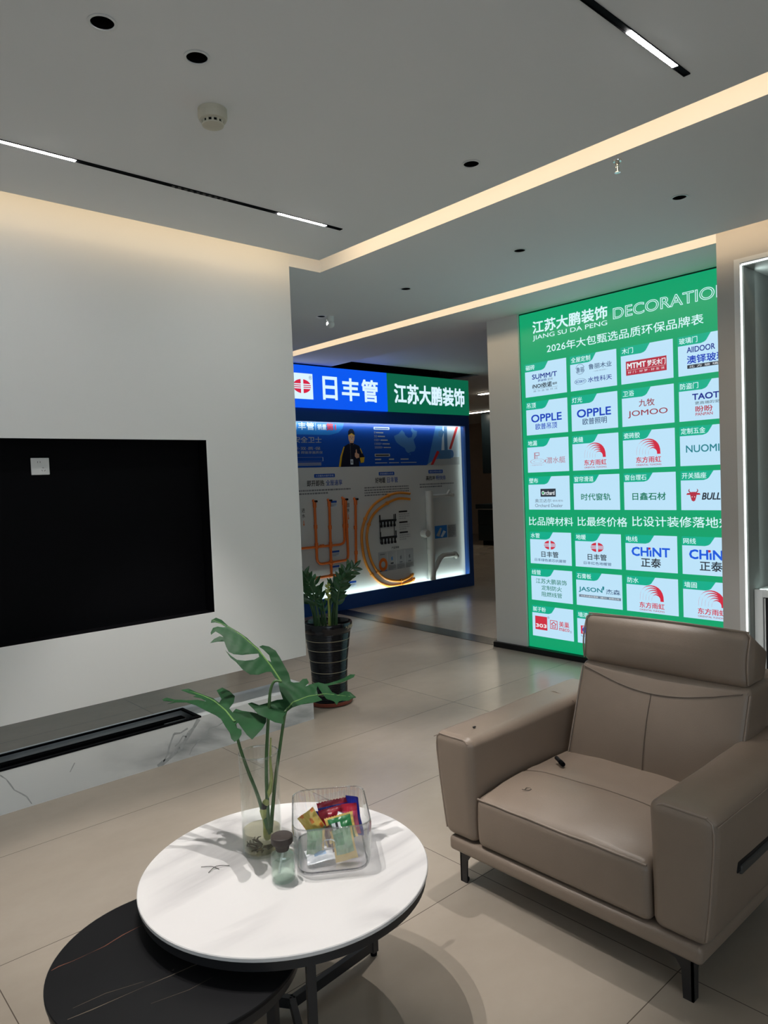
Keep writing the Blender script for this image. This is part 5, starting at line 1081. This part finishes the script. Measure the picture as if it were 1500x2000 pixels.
def zz_stem(bx, by, tx, ty, H, pairs, start, L, plane_deg, old=False):
    B = Vector((PX, PY, .508)) + RT * bx + FW * by; T = Vector((PX, PY, .508 + H)) + RT * tx + FW * ty
    c1 = B + Vector((0, 0, H * .55)) + (T - B) * .12; q = []
    for i in range(25): s = i / 24; q.append(B * (1 - s) ** 2 + c1 * 2 * s * (1 - s) + T * s * s)
    p = MB(); p.tube(q, [.0098 * (1 - .72 * i / 24) for i in range(25)], 8); st = p.build('stem', M['zz_old'] if old else M['zz_stalk'], zz)
    p = MB(); side = RT * math.cos(R(plane_deg)) + FW * math.sin(R(plane_deg))
    for k in range(pairs):
        s = start + (1 - start) * k / max(1, pairs - 1); i = min(23, int(s * 24)); ax = (q[i + 1] - q[i]).normalized(); sd = (side - ax * side.dot(ax)).normalized()
        for sg in (-1, 1):
            d = ax * random.uniform(.55, .95) + sd * sg * random.uniform(.75, 1.0) + FW * random.uniform(-.25, .25)
            leaflet(p, q[i] + ax * random.uniform(-.006, .006), d, ax.cross(sd) * random.choice((-1, -1, 1)) , L * random.uniform(.8, 1.15) * (1 - .25 * (k == pairs - 1)), L * .20)
    leaflet(p, q[-1], q[-1] - q[-2], side.cross(Vector((0, 0, 1))), L * .8, L * .17)
    p.build('leaflets', M['zz_old'] if old else M['zz_leaf'], st, angle=70)
for a in ((-.07, .0, -.20, .02, .42, 6, .40, .085, 10), (-.05, -.05, -.13, -.06, .36, 6, .38, .085, -25), (-.03, .03, -.09, .05, .33, 5, .35, .080, 30), (-.08, .05, -.24, .10, .36, 6, .4, .08, 5),
          (.02, .02, .05, .03, .30, 5, .42, .078, 50), (.05, .0, .14, .02, .38, 6, .42, .080, 15), (.06, -.04, .11, -.06, .33, 5, .42, .078, -20), (.03, .05, .20, .05, .40, 6, .45, .085, 0), (-.01, -.04, -.04, -.06, .24, 4, .45, .07, 40)):
    zz_stem(*a)
zz_stem(.015, -.05, .015, -.06, .30, 6, .62, .030, 20, old=True)

# ================================================================== leather armchair
ac = thing('armchair', 'taupe leather armchair with black metal feet in front of the green board', 'armchair', (2.30, 1.355, 0))
LE, PI_, SE = M['leather'], M['piping'], M['seam']
AX0, AX1 = 1.895, 2.78
def clampf(v, a, c): return max(a, min(c, v))
# rail under the seat
p = MB(); p.soft(AX0, AX1, .882, 1.822, .122, .176, .016, (.004, .004, 0), n=10, k=3); p.build('base_rail', LE, ac)
# arms
def arm(y0, y1, side):
    """side +1: outer face towards +y"""
    def df(q):
        f = clampf((q.z - .176) / (.56 - .176), 0, 1); s = clampf((q.y - y0) / (y1 - y0), 0, 1); o = s if side > 0 else 1 - s
        q.y += side * o * .036 * min(1, f * 1.25) ** .85        # outer side swells
        q.x -= (.012 * f * (1 - clampf((q.x - AX0) / .3, 0, 1)))                               # front leans forward at the top
        q.z += .012 * clampf((q.x - 2.2) / .5, 0, 1) * f
        q.z += .0016 * noise.noise(q * 14); q.y += .0012 * noise.noise(q * 11 + Vector((5, 0, 0)))
        return q
    p = MB(); p.soft(AX0, AX1, y0, y1, .178, .560, .032, (.005, .003, .006), n=16, k=4, deform=df)
    a = p.build('armrest', LE, ac)
    yo, yi = (y1, y0) if side > 0 else (y0, y1)
    def edge(pts, r, nm, m):
        pp = MB(); pp.tube([df(Vector(q)) for q in pts], r, 7); pp.build(nm, m, a)
    c = .010
    edge([(AX0 + .0080, yo - side * .0080, .20 + .031 * i) for i in range(11)] + [(AX0 + .0085, yo - side * .012, .540), (AX0 + .0085, yo - side * .024, .5505)], .0032, 'piping', PI_)
    edge([(AX0 + .0080, yo - side * .022 + (yi - yo) * i / 14 * .74, .5520 - .004 * (i == 13) - .012 * (i == 14)) for i in range(15)], .0034, 'piping', PI_)
    edge([(AX0 + .006 + .055 * i, yo + side * .001, .535) for i in range(16)], .0016, 'seam', PI_)
    edge([(2.53, yo - side * .006, .549), (2.53, yo + (yi - yo) * .2, .5595), (2.53, yo + (yi - yo) * .5, .5665), (2.53, yo + (yi - yo) * .8, .560), (2.53, yi + side * .003, .545), (2.53, yi, .50)], .0012, 'seam', SE)
    return a, df
aL, dL = arm(1.690, 1.838, 1); aR, dR = arm(.866, 1.028, -1)
# pocket slot with a black pull bar on the near arm
p = MB(); ys = lambda x: dR(Vector((x, .866, .366))).y
p.soft(2.035, 2.60, ys(2.2) - .005, ys(2.2) + .012, .347, .385, .0075, n=10, k=3); sl = p.build('recliner_lever', M['black'], aR)
p = MB(); p.soft(2.05, 2.60, ys(2.2) - .010, ys(2.2) + .004, .342, .368, .0055, n=10, k=3); p.build('lever_flap', M['dark_leather'], sl)
# seat
def sdf(q):
    f = clampf((q.x - 1.90) / .55, 0, 1); u = clampf((q.y - 1.036) / (1.682 - 1.036), 0, 1); top = clampf((q.z - .30) / .055, 0, 1)
    q.z += top * (.050 * math.sin(math.pi / 2 * clampf(f / .45, 0, 1)) * (1 - .55 * abs(2 * u - 1) ** 3) - .006 * clampf((f - .55) / .45, 0, 1))
    if q.z > .34: q.z += .0035 * noise.noise(Vector((q.x * 7, q.y * 11, 1.3))) + .0022 * noise.noise(Vector((q.x * 22 + q.y * 6, q.y * 9, 4.1)))
    q.z -= top * .004 * math.exp(-((q.x - 2.165) / .006) ** 2)
    q.x += .006 * (1 - f) * math.sin(math.pi * clampf((q.z - .176) / .18, 0, 1)) * -1
    return q
p = MB(); p.soft(1.897, 2.52, 1.032, 1.686, .178, .356, .026, (.003, 0, 0), n=26, k=4, deform=sdf); st = p.build('seat', LE, ac)
p = MB(); p.tube([sdf(Vector((1.9035, 1.04 + .6385 * i / 30, .3485))) + Vector((-.002, 0, .002)) for i in range(31)], .0034, 7); p.build('piping', PI_, st)
p = MB(); p.tube([sdf(Vector((2.165, 1.045 + .63 * i / 30, .356))) + Vector((0, 0, .0012)) for i in range(31)], .0016, 6); p.build('seam', SE, st)
# back and headrest, leaning back about fifteen degrees
LEAN = math.tan(R(17))
def bdf(q):
    h = q.z - .36
    if h > 0: q.x += h * LEAN
    u = clampf((q.y - 1.02) / (1.645 - 1.02), 0, 1)
    front = 1 - clampf((q.x - (2.40 + max(0, h) * LEAN)) / .16, 0, 1)
    q.x -= front * .014 * math.sin(math.pi * u) * math.sin(math.pi * clampf(h / .36, 0, 1))
    q.x += front * .0022 * noise.noise(q * 9)
    q.y -= .012 * clampf(h / .36, 0, 1)
    return q
p = MB(); p.soft(2.405, 2.60, .996, 1.650, .30, .738, .026, (.012, .006, .004), n=18, k=4, deform=bdf); bkc = p.build('backrest', LE, ac)
def onback(y, z, lift=.002):
    u = Vector((2.405 - .012 * (1 - ((y - 1.328) / .32) ** 2) * (1 - ((z - .5175) / .2175) ** 2), y, z)); u = bdf(u); u.x -= lift; return u
p = MB(); p.tube([onback(1.64 - .62 * i / 30, .718 - .052 * math.sin(math.pi * i / 30)) for i in range(31)], .0022, 6); p.build('seam', SE, bkc)
p = MB(); p.tube([onback(1.335 - .012 * i / 12, .664 - .026 * i) for i in range(13)], .0015, 6); p.build('seam', SE, bkc)
for y in (1.002, 1.644):
    p = MB(); p.tube([bdf(Vector((2.412, y + (.004 if y > 1.3 else -.004), .33 + .0385 * i))) for i in range(11)], .0034, 7); p.build('piping', PI_, bkc)
def hdf(q):
    h = q.z - .735; k = clampf((q.x - 2.42) / .16, 0, 1); q.z -= k * .085 * clampf(h / .187, 0, 1) ** 1.5; q.x += .375 * LEAN + h * .16 - k * .03
    u = clampf((q.y - .99) / (1.63 - .99), 0, 1); q.x += .0018 * noise.noise(q * 9)
    q.z += .006 * math.sin(math.pi * u) * (1 if h > .1 else 0); return q
p = MB(); p.soft(2.400, 2.58, .988, 1.640, .732, .922, .034, (.018, .006, .006), n=16, k=4, deform=hdf); hr = p.build('headrest', LE, ac)
for y in (.994, 1.631):
    p = MB(); p.tube([hdf(Vector((2.409 - .014 * math.sin(math.pi * i / 10), y, .748 + .0160 * i))) for i in range(11)] + [hdf(Vector((2.412, y + (.012 if y < 1.3 else -.012), .919)))], .0034, 7); p.build('piping', PI_, hr)
p = MB(); p.tube([hdf(Vector((2.412, 1.0 + .624 * i / 24, .9195))) + Vector((0, 0, .0035)) for i in range(25)], .0030, 7); p.build('piping', PI_, hr)
# little marks on the leather
p = MB(); z0 = sdf(Vector((2.02, 1.545, .356))).z + .0012
p.tube([(2.010, 1.552, z0), (2.022, 1.556, z0), (2.030, 1.546, z0), (2.024, 1.535, z0), (2.012, 1.538, z0), (2.006, 1.548, z0), (2.002, 1.560, z0)], .0010, 5); p.build('pen_scribble', M['black'], st)
p = MB(); z0 = dL(Vector((1.99, 1.765, .562))).z; p.soft(1.985, 1.999, 1.760, 1.767, z0 + .003, z0 + .0075, .0018, n=2, k=2); p.build('scuff', M['black'], aL)
# outer back shell
def kdf(q): q.x += max(0, q.z - .2) * .20; return q
p = MB(); p.soft(2.56, 2.745, .992, 1.70, .178, .735, .03, (.008, .004, .004), n=10, k=3, deform=kdf); p.build('back_shell', LE, ac)
# black stamped-metal feet
def foot(x, y, sx, sy):
    p = MB(); prof = [(0, 0), (.030, 0), (.034, .085), (.050, .108), (.085, .118), (.135, .124), (0, .124)]
    p.prism([(sy * a, z) for a, z in prof] if sy > 0 else [(sy * a, z) for a, z in prof][::-1], (Vector((x, y, 0)), Vector((0, 1, 0)), Vector((0, 0, 1)), Vector((1, 0, 0))), 0 if sx > 0 else -.006, .006 if sx > 0 else 0)
    p.prism([(sx * a, z) for a, z in prof] if sx < 0 else [(sx * a, z) for a, z in prof][::-1], (Vector((x, y, 0)), Vector((1, 0, 0)), Vector((0, 0, 1)), Vector((0, 1, 0))), 0 if sy > 0 else -.006, .006 if sy > 0 else 0)
    l = p.build('foot', M['blackmetal'], ac, smooth=False)
    p = MB(); p.lathe([(0, .0005), (.011, .0005), (.012, .004), (.012, .011), (0, .011)], (x + sx * .014, y + sy * .014, 0), 16); p.build('glide', M['void'], l)
foot(1.912, .915, 1, 1); foot(1.925, 1.795, 1, -1); foot(2.72, .915, -1, 1); foot(2.72, 1.795, -1, -1)
# ------------------------------------------------------------------ things on the chair
p = MB(); P0 = Vector((2.255, 1.577, .413)); D = Vector((-.035, -.052, .0)).normalized(); 
pen = thing('marker_pen', 'black marker pen lying on the armchair seat by the backrest', 'pen', P0)
p.tube([P0 - D * .030, P0 + D * .012], [.0075, .0078], 14); p.build('barrel', M['black'], pen)
p = MB(); p.tube([P0 + D * .012, P0 + D * .038], [.0088, .0084], 14); p.build('cap', M['void'], pen)
